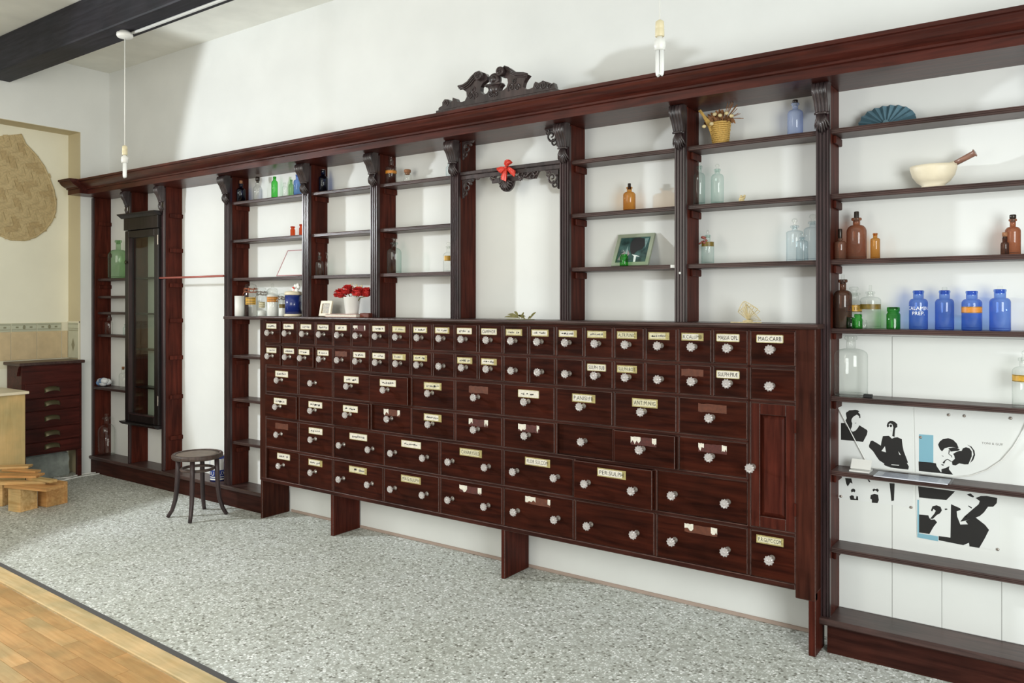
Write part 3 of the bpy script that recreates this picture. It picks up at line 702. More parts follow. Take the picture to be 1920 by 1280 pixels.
def label_card(kind, txt, cx, y, ztop, w_, h):
    """printed drug label pasted on a drawer front; kinds follow its wear"""
    mb = MB(); z0, z1 = ztop - h, ztop; x0, x1 = cx - w_ / 2, cx + w_ / 2
    if kind in 'ps':          # whole label, white or yellowed
        m = 0 if kind == 'p' else 1
        t = 0.0028
        if kind == 's':        # older card: dull gilt all over, paler worn field in the middle
            mb.box(x0, x1, y - 0.0012, y, z0, z1, 2); q_ = 0.0052
            mb.box(x0 + q_, x1 - q_ - R.uniform(0, .02), y - 0.0015, y - 0.0011, z0 + q_, z1 - q_, R.choice((0, 1, 1)))
        else: mb.box(x0, x1, y - 0.0012, y, z0, z1, m)
        for a in () if kind == 's' else ((x0, x1, z1 - t, z1), (x0, x1, z0, z0 + t), (x0, x0 + t, z0, z1), (x1 - t, x1, z0, z1)): mb.box(a[0], a[1], y - 0.0016, y - 0.0011, a[2], a[3], 2)
        if txt: text_on(mb, txt, cx, y - 0.0018, (z0 + z1) / 2, h * (0.46 if kind == 's' else 0.50), w_ * 0.84, 3)
        else:                  # worn past reading: blotches of old ink
            n = R.randint(5, 8); xs = x0 + w_ * 0.15; st = w_ * 0.70 / n
            for k in range(n):
                if R.random() < 0.14: continue
                a = xs + k * st; hh = h * R.uniform(0.14, 0.36); zc = (z0 + z1) / 2 + R.uniform(-1, 1) * h * 0.06; ww = st * R.uniform(0.75, 1.15)
                mb.add([(a, y - 0.0017, zc - hh / 2), (a + ww, y - 0.0017, zc - hh / 2 * R.uniform(.5, 1)), (a + ww * R.uniform(.7, 1), y - 0.0017, zc + hh / 2), (a + ww * 0.1, y - 0.0017, zc + hh / 2 * R.uniform(.4, 1))], [(0, 1, 2, 3)], R.choice((3, 4, 4, 4, 4)))
    elif kind in 'rt':        # label lost: bare patch, 't' keeps torn scraps
        n = 9; top = [(x0 + w_ * k / n, z1 - R.uniform(0, 0.0035)) for k in range(n + 1)]; bot = [(x1 - w_ * k / n, z0 + R.uniform(0, 0.0035)) for k in range(n + 1)]
        mb.prism((top + bot)[::-1], 'y', y - 0.0008, y, 5 if kind == 'r' else R.choice((5, 6)))
        if kind == 't':
            for s_ in ((0, R.uniform(.15, .42)), (R.uniform(.8, .9), 1)):
                a, b = x0 + w_ * s_[0], x0 + w_ * s_[1]; pl = []
                for k in range(6): pl.append((a + (b - a) * k / 5, z1 - R.uniform(0, .003)))
                for k in range(6): pl.append((b - (b - a) * k / 5, z0 + h * R.uniform(0.02, 0.6)))
                mb.prism(pl[::-1], 'y', y - 0.0016, y - 0.0008, 0)
    return mb
LM = ['paper', 'paper2', 'goldline', 'ink', 'greyink', 'residue', 'residue2']
def drawer(x0, x1, z0, z1, lab, off=0.0, knobs=1, small=False):
    y = YC + 0.004 - off
    d = MB(); d.rbox(x0, x1, y, YC + 0.033, z0, z1, 0.0028, 0, 1)
    if off > 0.015: pass
    o = part('drawer', d, ['drawer', 'worn'], cab)
    cx = (x0 + x1) / 2; h = z1 - z0
    zk = z0 + h * (0.47 if small else 0.52)
    if knobs == 2: zk = z0 + h * 0.47
    kx = (cx,) if knobs == 1 else (cx - 0.128, cx + 0.128)
    for k in kx: inst('knob', knob_me, (k + R.uniform(-.002, .002), y, zk), o, (0, R.uniform(0, 0.6), 0))
    if lab:
        kind = lab[0]; txt = lab[1:] or None
        lw, lh = (0.108, 0.036) if small else ((0.135, 0.042) if knobs == 1 else (0.158, 0.042))
        if x1 - x0 > 0.18 and small: lw = 0.118
        ob = part('label_card', label_card(kind, txt, cx - (0.012 if small else 0.0), y, z1 - (0.016 if small else 0.020), lw, lh), LM, o)
row1 = ['p', 'p', 'p', 'p', 'p', 't', 'p', 's', 's', 's', 'p', 'pCAMPHOR', 's', 's', 's', 's', 'sALTR.PUNIC', 's', 'sR.CALUMB', 'pMASSA OPL', 'pMAG:CARB']
row2 = ['p', 'p', 'p', 'p', 'r', 'p', 'p', 's', 's', '', 's', 's', '', '', '', 'pSULPH SUB', 'sSULPH:ROT', '', 'r', 'pSULPH:PRÆ', '']
row3 = ['p', '', 'p', 'p', 's', 'r', 'p', 'sP.ANISI:FR', 'sANT:M:NIG', 'r']
row4 = ['p', 'p', 'p', 't', 's', 't', 't', '', 't', 't']
row5 = ['r', 'p', 'p', 'p', 'sCANARYSEED', 'sFLOR SULCOM', 'sPER:SULPH', '']
row6 = ['p', 's', 's', 'sMAG:SULPH', 't', 't', '', 't']
c_ = g + 0.0012
for k in range(21):
    a, b = (xd[k] + c_ if k else xd[0]) , (xd[k + 1] - c_ if k < 20 else xd[21] - 0.001)
    drawer(a, b, zr[1] + c_, zr[0] - 0.0055, row1[k], R.choice((0, 0, 0.001, 0.003, 0.006)) + (0.012 if k == 0 else 0), 1, True)
    drawer(a, b, zr[2] + c_, zr[1] - c_, row2[k], R.choice((0, 0, 0.001, 0.003)) + (0.012 if k in (0, 2) else 0), 1, True)
for k in range(10):
    a, b = vx(2 * k) + (c_ if k else 0), vx(2 * k + 2) - c_
    drawer(a, b, zr[3] + c_, zr[2] - c_, row3[k], {3: 0.022}.get(k, R.choice((0, 0.002, 0.004))))
    drawer(a, b, zr[4] + c_, zr[3] - c_, row4[k], {0: 0.014, 3: -0.012, 7: -0.014, 8: 0.016, 2: 0.010}.get(k, R.choice((0, 0.002))))
for k in range(8):
    a, b = vx(wide[k]) + (c_ if k else 0), vx(wide[k + 1]) - c_
    drawer(a, b, zr[5] + c_, zr[4] - c_, row5[k], {6: 0.024, 7: -0.004, 2: -0.004}.get(k, R.choice((0, 0.002))), 1 if k < 2 else 2)
    drawer(a, b, zr[6] - 0.003, zr[5] - c_, row6[k], {0: -0.014}.get(k, R.choice((0, 0.002))), 1 if k < 2 else 2)
drawer(xd[20] + c_, xd[21] - 0.001, zr[6] - 0.003, zr[5] - c_, 'sP.R.GLYC:COM', 0.002, 1, True)
# panelled door
dx0, dx1, dz0, dz1 = xd[20] + c_, xd[21] - 0.001, zr[5] + c_, zr[2] - c_
dm = MB(); s_ = 0.040
dm.rbox(dx0, dx0 + s_, YC + 0.002, YC + 0.032, dz0, dz1, 0.002, 0, 1).rbox(dx1 - s_, dx1, YC + 0.002, YC + 0.032, dz0, dz1, 0.002, 0, 1)
dm.rbox(dx0 + s_, dx1 - s_, YC + 0.002, YC + 0.032, dz0, dz0 + 0.05, 0.002, 0, 1).rbox(dx0 + s_, dx1 - s_, YC + 0.002, YC + 0.032, dz1 - 0.05, dz1, 0.002, 0, 1)
door = part('door', dm, ['upright', 'worn'], cab)
pm = MB(); a0, a1, b0, b1 = dx0 + s_, dx1 - s_, dz0 + 0.05, dz1 - 0.05; t = 0.018
o4 = [(a0, YC + 0.020, b0), (a1, YC + 0.020, b0), (a1, YC + 0.020, b1), (a0, YC + 0.020, b1)]
i4 = [(a0 + t, YC + 0.009, b0 + t), (a1 - t, YC + 0.009, b0 + t), (a1 - t, YC + 0.009, b1 - t), (a0 + t, YC + 0.009, b1 - t)]
pm.add(o4 + i4, [(0, 1, 5, 4), (1, 2, 6, 5), (2, 3, 7, 6), (3, 0, 4, 7), (4, 5, 6, 7)], 0); pm.box(a0, a1, YC + 0.0205, YC + 0.032, b0, b1)
part('raised_panel', pm, 'upright', door)
inst('knob', knob_me, (dx0 + 0.010, YC + 0.002, (dz0 + dz1) / 2 - 0.01), door)
for z in (dz0 + 0.10, dz1 - 0.09): part('hinge', MB().rbox(dx1 - 0.004, dx1 + 0.006, YC - 0.004, YC + 0.0015, z - 0.028, z + 0.028, 0.001), 'upright', door)
# legs
for x in (x0c, -3.914, -2.548, x1c - 0.030):
    if x == x1c - 0.030:
        part('leg', MB().rbox(x, x + 0.030, YC + 0.002, YW - 0.1, 0, 0.270, 0.003, 0, 1).rbox(x - 0.045, x - 0.001, YC + 0.03, YC + 0.075, 0.225, 0.271, 0.002), ['upright', 'worn'], cab)
    else: part('leg', MB().rbox(x, x + (0.024 if x != x0c else 0.018), YC + 0.006, YW - 0.008, 0, 0.271, 0.003, 0, 1), ['upright' if x != x0c else 'frame', 'worn'], cab)
# worktop
wt = [(YW, 1.393), (3.452, 1.393), (3.447, 1.397), (3.440, 1.399), (3.436, 1.404), (3.437, 1.409), (3.442, 1.412), (YW, 1.412)]
solo('worktop', MB().prism(wt, 'x', -4.603, -0.876), ['shelf'], 'long narrow dark wooden worktop lying along the bank of drawers', 'worktop')
# pilaster feet above the worktop are cut round it: nothing to add

# ------------------------------------------------------------------ glazed wall cabinet at the left
gx0, gx1 = pil[1] + 0.003, pil[2] - 0.001
gz0, gz1 = 0.515, 2.215
gc = thing('glazed_cabinet', ((gx0 + gx1) / 2, 3.6, gz0), 'tall narrow black glass-fronted cabinet hung between two pilasters near the end wall', 'cabinet')
YG = 3.530
part('case', MB().box(gx0, gx0 + 0.014, YP + 0.0005, YW - 0.006, gz0, gz1).box(gx1 - 0.014, gx1, YP + 0.0005, YW - 0.006, gz0, gz1).box(gx0, gx1, YP + 0.0005, YW - 0.006, gz1 - 0.014, gz1).box(gx0, gx1, YP + 0.0005, YW - 0.006, gz0, gz0 + 0.016), 'black_wood', gc)
cr = [(YP + 0.02, gz1 - 0.0), (YP + 0.02, gz1 + 0.035), (YG - 0.045, gz1 + 0.035), (YG - 0.045, gz1 + 0.028), (YG - 0.03, gz1 + 0.018), (YG - 0.012, gz1 + 0.004), (YG - 0.008, gz1 - 0.0)]
part('crown', MB().prism(cr, 'x', gx0 - 0.045, gx1 + 0.012).rbox(gx0 - 0.01, gx1, YG - 0.004, YP, gz1 - 0.10, gz1, 0.002), 'black_wood', gc)
dd = MB(); s_ = 0.06
dd.rbox(gx0 + 0.002, gx0 + 0.002 + s_, YG, YP, gz0, gz1 - 0.105, 0.004).rbox(gx1 - s_, gx1, YG, YP, gz0, gz1 - 0.105, 0.004)
dd.rbox(gx0 + s_, gx1 - s_, YG, YP, gz0, gz0 + 0.06, 0.004).rbox(gx0 + s_, gx1 - s_, YG, YP, gz1 - 0.165, gz1 - 0.105, 0.004)
gd = part('door', dd, 'black_wood', gc)
part('glass_pane', MB().box(gx0 + s_, gx1 - s_, YP - 0.018, YP - 0.014, gz0 + 0.055, gz1 - 0.16), 'pane', gd)
part('door_bead', MB().box(gx0 + s_ - 0.001, gx0 + s_ + 0.010, YG - 0.003, YP - 0.01, gz0 + 0.06, gz1 - 0.165).box(gx0 + s_, gx1 - s_, YG - 0.003, YP - 0.01, gz0 + 0.06, gz0 + 0.07), 'flute', gd)
kk = MB(); zk = PY(247, 491, YG)[2]
for k in range(2): kk.tube([(gx0 + 0.034 + 0.013 * math.cos(a), YG - 0.010, zk - 0.001 + 0.015 * math.sin(a)) for a in [2 * math.pi * j / 14 for j in range(15)]], 0.003, 6)
kk.tube([(gx0 + 0.034, YG, zk), (gx0 + 0.034, YG - 0.012, zk)], 0.006, 8)
part('key', kk, 'brass', gd)
for z in (gz1 - 0.20, gz0 + 0.2): part('hinge', MB().rbox(gx1 - 0.006, gx1 + 0.004, YG - 0.005, YG + 0.0, z - 0.04, z + 0.04, 0.001), 'stem', gd)
for z in (0.80, 1.12, 1.42, 1.72): part('shelf', MB().box(gx0 + 0.015, gx1 - 0.015, YP + 0.03, YW - 0.01, z - 0.012, z), 'black_wood', gc)
part('sill', MB().prism([(YP + 0.03, gz0 - 0.001), (YP + 0.03, gz0 - 0.03), (YG - 0.005, gz0 - 0.03), (YG - 0.03, gz0 - 0.012), (YG - 0.035, gz0 - 0.001)], 'x', gx0 - 0.03, gx1 + 0.004), 'black_wood', gc)

# ------------------------------------------------------------------ right bay back boards
xj = XY(1673, YW); 
zj = PY(1700, 631, YW)[2]
part('board', MB().rbox(R_[9] + 0.001, xj - 0.001, YW - 0.006, YW, 0.151, 1.36, 0.0012), 'panel', wb)
zl = SH[7] - 0.012
part('board', MB().rbox(xj + 0.001, pil[10] + 0.03, YW - 0.006, YW, zl, zj, 0.0012), 'panel', wb)
lj = [xj, XY(1766, YW), XY(1878, YW), pil[10] + 0.03]
for a, b in zip(lj, lj[1:]): part('board', MB().rbox(a + 0.001, b - 0.0005, YW - 0.006, YW, 0.151, zl - 0.001, 0.0012), 'panel', wb)
part('screw', MB().ball((pil[8] + .03, YP - .021, PY(1272, 512, YP)[2]), .006, seg=10, ring=6), 'plastic', unit)

# ------------------------------------------------------------------ bottles
def prof_round(r, h, neck=0.36, nr=0.40, lip=0.52, hb=0.62, sh=0.14):
    """plain round bottle: hb = height of the straight body, sh = height of the shoulder (fractions)"""
    R0 = r; n_ = r * nr; zb = h * hb; zs = h * (hb + sh)
    p = [(R0 * 0.90, 0.0), (R0, h * 0.015), (R0, zb)]
    for k in range(1, 7):
        a = math.pi / 2 * k / 6; p.append((n_ + (R0 - n_) * math.cos(a), zb + (zs - zb) * math.sin(a)))
    p += [(n_, h * 0.93), (r * lip, h * 0.945), (r * lip, h * 0.985), (r * lip * 0.9, h), (n_ * 0.75, h), (n_ * 0.75, h * 0.9)]
    return p
def bottle(name, px, w_px, top, base, zs, Y, gl, label, cat='bottle', group=None, lobes=0, ldep=0.0, seg=24, shape=None, stopper=None, st_px=0, st_w=None, band=None, txt=None, rib=None, flat=1.0, **kw):
    """one bottle of measured width / height (photo pixels at depth Y), standing on zs; stopper, band and lettering are parts"""
    m = MPP(px, Y); r = w_px * m / 2; h = (base - top) * m; Y = min(Y, YW - .008 - r); x = clear_x(XY(px, Y), r, Y)
    o = thing(name, (x, Y, zs), label, cat, group)
    pr = shape(r, h) if shape else prof_round(r, h, **kw)
    z0 = zs + 0.0005
    mb = MB(); mb.lathe(pr, (x, Y, z0), seg, 0, lobes, ldep, smooth=not lobes or lobes > 8, sy=flat, caps=False, lz=rib)
    # thick foot: outer base and the inside floor of the bottle
    for zz, q in ((0.0, 0.9), (min(0.012, h * 0.06), 0.94)):
        mb.lathe([(r * q, zz), (r * q * 0.5, zz + 0.001), (0.0005, zz + 0.0012)], (x, Y, z0), seg, 0, sy=flat, caps=False)
    part('body', mb, gl, o)
    rn = pr[-2][0]
    if stopper:
        s = MB(); hz = st_px * m; zt = z0 + h; sr = (st_w * m / 2) if st_w else rn * 1.15
        if stopper in ('cork', 'plug', 'darkplug'):
            s.lathe([(rn * 0.96, -0.012), (rn * 0.98, 0), (sr, hz * 0.1), (sr, hz * 0.9), (sr * 0.85, hz)], (x, Y, zt), 14)
        elif stopper == 'flat':
            s.lathe([(rn * 0.9, -0.012), (rn * 0.9, hz * 0.25), (sr * 0.7, hz * 0.4), (sr, hz * 0.55), (sr, hz * 0.9), (sr * 0.8, hz)], (x, Y, zt), 16)
        elif stopper == 'ball':
            s.lathe([(rn * 0.9, -0.012), (rn * 0.9, hz * 0.1), (rn * 0.45, hz * 0.25), (sr, hz * 0.6), (sr * 0.75, hz * 0.88), (0.001, hz)], (x, Y, zt), 16)
        elif stopper == 'bar':
            s.box(x - sr, x + sr, Y - sr * 0.35, Y + sr * 0.35, zt - 0.008, zt + hz)
        part('stopper', s, {'cork': 'cork', 'plug': 'glassclear', 'flat': gl if not kw.get('sg') else 'glassclear', 'ball': 'glassclear', 'bar': 'glassclear', 'darkplug': 'brownstop'}[stopper], o)
    if band:   # (z fraction low, high, material, half angle)
        b0, b1, bm, ha = band; a0 = math.atan2(-Y, -x)
        s = MB(); rows = []
        for zz in (b0, b1): rows.append([(x + (r * 1.012) * math.cos(a0 + ha * (j / 8 - 1)), Y + (r * 1.012) * math.sin(a0 + ha * (j / 8 - 1)), z0 + h * zz) for j in range(17)])
        s.grid(rows); s.grid([[(p[0], p[1], p[2] + (0 if i else 0)) for p in row] for i, row in enumerate([[((q[0] - x) * 0.998 + x, (q[1] - Y) * 0.998 + Y, q[2]) for q in rw] for rw in rows])])
        if len(band) > 4 or txt is None or True:
            for zz in (b0 + 0.004, b1 - 0.018):
                rows2 = [[(x + (r * 1.016) * math.cos(a0 + ha * (j / 8 - 1)), Y + (r * 1.016) * math.sin(a0 + ha * (j / 8 - 1)), z0 + h * (zz + q)) for j in range(17)] for q in (0, 0.014)]
                s.grid(rows2, 1)
        if txt: text_round(s, txt, (x, Y), r * 1.02, z0 + h * (b0 + b1) / 2, h * (b1 - b0) * 0.5, a0, 1)
        part('label_band', s, [bm, 'olive' if not txt else 'ink'], o)
    return o, (x, Y, z0, r, h)

def clear_x(x, r, Y):
    """keep a bottle of radius r clear of the uprights between the bays"""
    for i, (a, b) in enumerate(zip(pil, R_)):
        lo = (a if i >= 3 else a) if Y - r < YP + .002 else b - .028
        if x + r > lo and x - r < b:
            x = b + r + .0012 if x > (lo + b) / 2 - (.01 if i != 6 else 0) else lo - r - .0012
    return x
YB = 3.648    # usual stance of the bottles on the shelves
Z1, Z2, Z3, Z4 = SH[1], SH[2], SH[3], 1.412
hexa = dict(lobes=0, seg=6)
# bay 4: above the paint tin
bottle('medicine_bottle', 452, 16, 338, 372, Z1, 3.612, 'glassnavy', 'dark blue ridged bottle at the left end of the top shelf beside the open bay', stopper='cork', st_px=6, nr=0.42, seg=20)
bottle('medicine_bottle', 483, 15, 333, 370, Z1, YB, 'glassclear', 'clear faceted bottle with a dark stopper beside the navy bottle on the top left shelf', stopper='darkplug', st_px=8, st_w=8, seg=8, nr=0.45)
bottle('poison_bottle', 515, 12, 323, 364, Z1, YB - 0.01, 'glassgreen', 'bright green six-sided bottle on the top shelf of the fourth bay', seg=6, nr=0.5, hb=0.68)
bottle('phial', 534, 10, 334, 362, Z1, YB, 'glassclear', 'tiny clear phial between the green and the light blue bottle on the top shelf', nr=0.45)
bottle('poison_bottle', 546, 10, 327, 361, Z1, YB + 0.03, 'glassdemi', 'hazy green bottle half hidden behind the light blue bottle', seg=8, nr=0.5)
bottle('medicine_bottle', 558, 15, 321, 360, Z1, YB - 0.02, 'glassblue', 'light blue bottle at the right end of the top shelf next to a carved corbel', nr=0.45)
bottle('phial', 549, 9, 419, 438, Z2, YB, 'glassred', 'small orange-red phial on the second shelf of the fourth bay', shape=lambda r, h: [(r, 0), (r, h * .68), (r * .7, h * .76), (r * .7, h * .84), (r * .95, h * .86), (r * .95, h), (r * .6, h), (r * .6, h * .9)])
bottle('phial', 565, 8, 415, 437, Z2, YB + 0.01, 'glassred', 'small red phial half hidden by the pilaster on the second shelf', shape=lambda r, h: [(r, 0), (r, h * .68), (r * .7, h * .76), (r * .7, h * .84), (r * .95, h * .86), (r * .95, h), (r * .6, h), (r * .6, h * .9)])
# bay 5
bottle('medicine_bottle', 606, 17, 311, 353, Z1, YB - 0.01, 'glassnavy', 'navy blue eight-sided bottle alone on the top shelf of the fifth bay', stopper='plug', st_px=3, seg=8, nr=0.5, hb=0.6)
bottle('medicine_bottle', 599, 15, 475, 511, Z3, 3.605, 'glassaqua', 'clear rounded bottle with ball stopper, left of a pair on the third shelf', stopper='ball', st_px=9, st_w=6)
bottle('medicine_bottle', 613, 10, 474, 511, Z3, YB, 'glassclear', 'slim square clear bottle, right of a pair on the third shelf', stopper='ball', st_px=8, st_w=6, seg=4, nr=0.5)
# bay 6
bottle('medicine_bottle', 733, 21, 290, 336, Z1, YB - 0.01, 'glassclear', 'clear bottle with worn gilt band and stopper on top shelf of sixth bay', stopper='plug', st_px=7, st_w=6, hb=0.66, sh=0.1, nr=0.38, band=(0.42, 0.56, 'orangelabel', 1.4))
bottle('sample_jar', 764, 14, 314, 333, Z1, YB, 'glassclear', 'small clear jar with a wide cork on the top shelf of the sixth bay', stopper='cork', st_px=6, st_w=13, shape=lambda r, h: [(r * .95, 0), (r, h * .03), (r, h * .74), (r * .82, h * .82), (r * .78, h * .9), (r * .85, h), (r * .66, h), (r * .66, h * .9)])
bottle('medicine_bottle', 842, 12, 296, 324, Z1, YB - 0.01, 'glassice', 'pale blue bottle peeping out beside the carved corbel of the sixth bay', nr=0.45)
bottle('winchester_bottle', 739, 27, 447, 505, Z3, YB - 0.02, 'glassaqua', 'large clear greenish round bottle with glass stopper on the third shelf of the sixth bay', stopper='ball', st_px=10, st_w=10, nr=0.34, hb=0.66, sh=0.16)
bottle('medicine_bottle', 841, 20, 455, 503, Z3, YB - 0.01, 'glassclear', 'clear bottle with a yellow label half hidden behind the pilaster left of the centre bay', stopper='ball', st_px=8, st_w=8, band=(0.42, 0.62, 'goldlabel', 1.0))
# bay 8
bottle('medicine_bottle', 1180, 23, 343, 388, Z2, YB - 0.005, 'glasshoney', 'honey amber bottle with dark stopper casting its shadow on the middle shelf', stopper='darkplug', st_px=7, st_w=6, nr=0.4, hb=0.66)
bottle('sample_jar', 1170, 16, 472, 494, Z3, 3.60, 'glassgreen', 'small bright green jar in front of the green framed photograph', stopper='ball', st_px=11, st_w=10, shape=lambda r, h: [(r * .95, 0), (r, h * .04), (r, h * .8), (r * .8, h * .88), (r * .75, h * .95), (r * .9, h), (r * .6, h), (r * .6, h * .9)])
# bay 9
bottle('medicine_bottle', 1491, 28, 186, 248, Z1, YB, 'glasslav', 'lavender blue bottle with dark stopper on the top shelf right of the flower basket', stopper='darkplug', st_px=6, st_w=10, nr=0.36, hb=0.68, sh=0.12)
bottle('medicine_bottle', 1311, 23, 306, 380, Z2, YB - 0.02, 'glassaqua', 'tall aqua bottle, left of an embossed pair on the middle shelf', stopper='ball', st_px=9, st_w=10, nr=0.42, hb=0.68, seg=8)
bottle('medicine_bottle', 1345, 25, 312, 378, Z2, YB - 0.01, 'glassaqua', 'tall aqua bottle with embossed panel, right of a pair on the middle shelf', stopper='ball', st_px=10, st_w=8, nr=0.40, hb=0.72, seg=8)
bb, q = bottle('medicine_bottle', 1327, 23, 436, 490, Z3, YB - 0.01, 'glassaqua', 'pale green bottle with gilt band and tied red ribbon round its neck', stopper='ball', st_px=10, st_w=6, nr=0.42, hb=0.62, band=(0.60, 0.76, 'olive', 1.3))
s = MB()
for k in range(8): s.ball((q[0] - 0.006 + R.uniform(-.016, .012), q[1] - 0.020 + R.uniform(-.012, .006), q[2] + q[4] * R.uniform(0.72, 0.95)), 0.006, seg=7, ring=5, sx=1.3)
s.tube([(q[0] - 0.01, q[1] - 0.018, q[2] + q[4] * .8), (q[0] - 0.03, q[1] - 0.02, q[2] + q[4] * .72), (q[0] - 0.038, q[1] - 0.014, q[2] + q[4] * .70)], 0.004, 6)
part('ribbon', s, [plain('dusty_red_ribbon', srgb(150, 84, 76), 0.6, var=0.3, scale=150)], bb)
bottle('winchester_bottle', 1490, 30, 420, 487, Z3, YB - 0.01, 'glassice', 'large clear stoppered bottle, left of the group at the right end of the third shelf', stopper='ball', st_px=14, st_w=11, nr=0.34, hb=0.80, sh=0.06)
bottle('medicine_bottle', 1504, 21, 443, 487, Z3, 3.605, 'glassice', 'small clear stoppered bottle in front of the two large ones by the pilaster', stopper='ball', st_px=9, st_w=9, nr=0.34, hb=0.78, sh=0.08)
bottle('winchester_bottle', 1524, 32, 411, 485, Z3, YB + 0.01, 'glassice', 'large clear stoppered bottle half hidden behind the right fluted pilaster', stopper='ball', st_px=14, st_w=14, nr=0.36, hb=0.78, sh=0.08)
# bay 10, amber row
bottle('medicine_bottle', 1575, 21, 443, 483, Z3, YB - 0.02, 'glassamber', 'small brown stoppered bottle left of the big amber bottle', stopper='darkplug', st_px=18, st_w=8, nr=0.4, hb=0.78, sh=0.1)
bottle('winchester_bottle', 1606, 35, 405, 483, Z3, YB, 'glassamber', 'big amber bottle with dark stopper on the right bay shelf', stopper='darkplug', st_px=12, st_w=9, nr=0.36, hb=0.66, sh=0.17)
bottle('poison_bottle', 1641, 17, 435, 483, Z3, YB - 0.01, 'glasshoney', 'slim honey-coloured eight-sided bottle right of the big amber bottle', seg=8, nr=0.45, hb=0.74, sh=0.08)
bottle('medicine_bottle', 1884, 14, 442, 476, Z3, YB - 0.03, 'glassbrown', 'small dark brown bottle with cork in front of the brown bottle at the right edge', stopper='cork', st_px=8, st_w=9, nr=0.6, hb=0.55)
bottle('medicine_bottle', 1899, 26, 409, 476, Z3, YB - 0.01, 'glassamber', 'brown bottle with round stopper at the right edge of the amber shelf', stopper='darkplug', st_px=8, st_w=11, nr=0.38, hb=0.64)
# bay 10, blue row
Z4b = 1.393
bottle('poison_bottle', 1572, 32, 520, 611, Z4b, 3.622, 'glassbrown', 'tall dark brown ribbed bottle at the left end of the blue bottle shelf', stopper='plug', st_px=9, st_w=6, nr=0.36, hb=0.66, sh=0.12, lobes=20, ldep=0.04, seg=80, rib=(0.012, 0.12))
bottle('apothecary_jar', 1601, 28, 543, 609, Z4b, 3.672, 'glassclear', 'clear jar with a yellow label reading ATE behind the small green jars', stopper='flat', st_px=11, st_w=16, nr=0.62, lip=0.80, hb=0.66, sh=0.12, band=(0.46, 0.66, 'goldlabel', 1.35), txt='ATE')
bottle('apothecary_jar', 1632, 36, 540, 609, Z4b, 3.655, 'glassclear', 'clear bottle with a worn gold band and slim stopper next to the small green jars', stopper='plug', st_px=12, st_w=5, nr=0.36, lip=0.46, hb=0.76, sh=0.1, band=(0.52, 0.66, 'olive', 1.35))
gj = lambda r, h: [(r * .95, 0), (r, h * .04), (r, h * .66), (r * .86, h * .74), (r * .80, h * .76), (r * .80, h * .79), (r * .92, h * .80), (r * .92, h * .98), (r * .8, h), (r * .6, h), (r * .6, h * .9)]
bottle('sample_jar', 1594, 15, 590, 611, Z4b, 3.604, 'glassgdark', 'small green jar with dark lid, left of the two before the clear jars', shape=gj)
bottle('sample_jar', 1609, 15, 584, 611, Z4b, 3.606, 'glassgreen', 'taller small green jar, right of the two before the clear jars', shape=gj)
bottle('sample_jar', 1621, 9, 595, 611, Z4b, 3.612, 'glassclear', 'tiny clear jar right of the small green jars', shape=gj)
bottle('poison_jar', 1675, 24, 571, 612, Z4b, YB - 0.02, 'glassgdark', 'squat green ribbed jar standing alone left of the blue bottles', shape=gj, lobes=16, ldep=0.05, seg=64, rib=(0.003, 0.055))
bl = dict(nr=0.56, lip=0.60, hb=0.68, sh=0.11)
def calamine(o, q, lines):
    s = MB(); a0 = math.atan2(-q[1], -q[0])
    for k, t in enumerate(lines): text_round(s, t, q, q[3] * 1.012, q[2] + q[4] * (0.545 - 0.13 * k), 0.0145, a0 , 0, 0.95)
    return part('lettering', s, 'plastic', o)
o, q = bottle('cobalt_bottle', 1722, 32, 541, 614, Z4b, YB - 0.02, 'glassblue', 'wide-necked cobalt bottle lettered CALAMIN PREP in white', **bl); calamine(o, q, ('CALAMIN:', 'PREP.'))
o, q = bottle('cobalt_bottle', 1771, 32, 540, 614, Z4b, YB - 0.02, 'glassblue', 'cobalt bottle with glass stopper and faint worn lettering, second of the four blue ones', stopper='plug', st_px=6, st_w=9, **bl)
bottle('cobalt_bottle', 1822, 34, 541, 615, Z4b, YB - 0.02, 'glassblue', 'cobalt bottle with an orange paper label, third of the four blue ones', band=(0.44, 0.60, 'orangelabel', 1.45), **bl)
bottle('cobalt_bottle', 1875, 35, 539, 617, Z4b, YB - 0.02, 'glassblue', 'plain cobalt bottle with glass stopper, rightmost of the four blue ones', stopper='bar', st_px=6, st_w=9, **bl)
bottle('winchester_bottle', 1588, 58, 629, 741, SH[5], YB - 0.012, 'glassclear', 'very large clear open-necked bottle on the shelf above the posters', nr=0.27, lip=0.38, hb=0.68, sh=0.11)
bottle('apothecary_jar', 1921, 40, 665, 757, SH[5], YB - 0.01, 'glassclear', 'clear bottle with gilt label at the right edge above the posters', stopper='ball', st_px=14, st_w=10, hb=0.72, sh=0.1, band=(0.52, 0.66, 'goldlabel', 1.35))
# left bays
bottle('demijohn', 222, 36, 449, 520, 1.722, 3.632, 'glassdemi', 'large green demijohn on the shelf left of the glazed cabinet', nr=0.24, lip=0.34, hb=0.58, sh=0.17)
bottle('medicine_bottle', 204, 14, 595, 627, 1.226, 3.655, 'glassclear', 'clear bottle with stopper on the fourth shelf beside the end wall', stopper='ball', st_px=5, st_w=6)
bottle('phial', 235, 8, 607, 627, 1.226, 3.66, 'glassaqua', 'tiny pale green glass peeping out at the left of the glazed cabinet')
bottle('medicine_bottle', 231, 15, 690, 727, 0.762, 3.652, 'glassclear', 'clear bottle next to the blue and white packet on the low left shelf', stopper='cork', st_px=3, st_w=5)
bottle('winchester_bottle', 199, 30, 775, 846, 0.150, 3.64, 'glassclear', 'large clear bottle standing on the plinth at the far left', stopper='ball', st_px=7, st_w=7, nr=0.26, hb=0.62, sh=0.2)

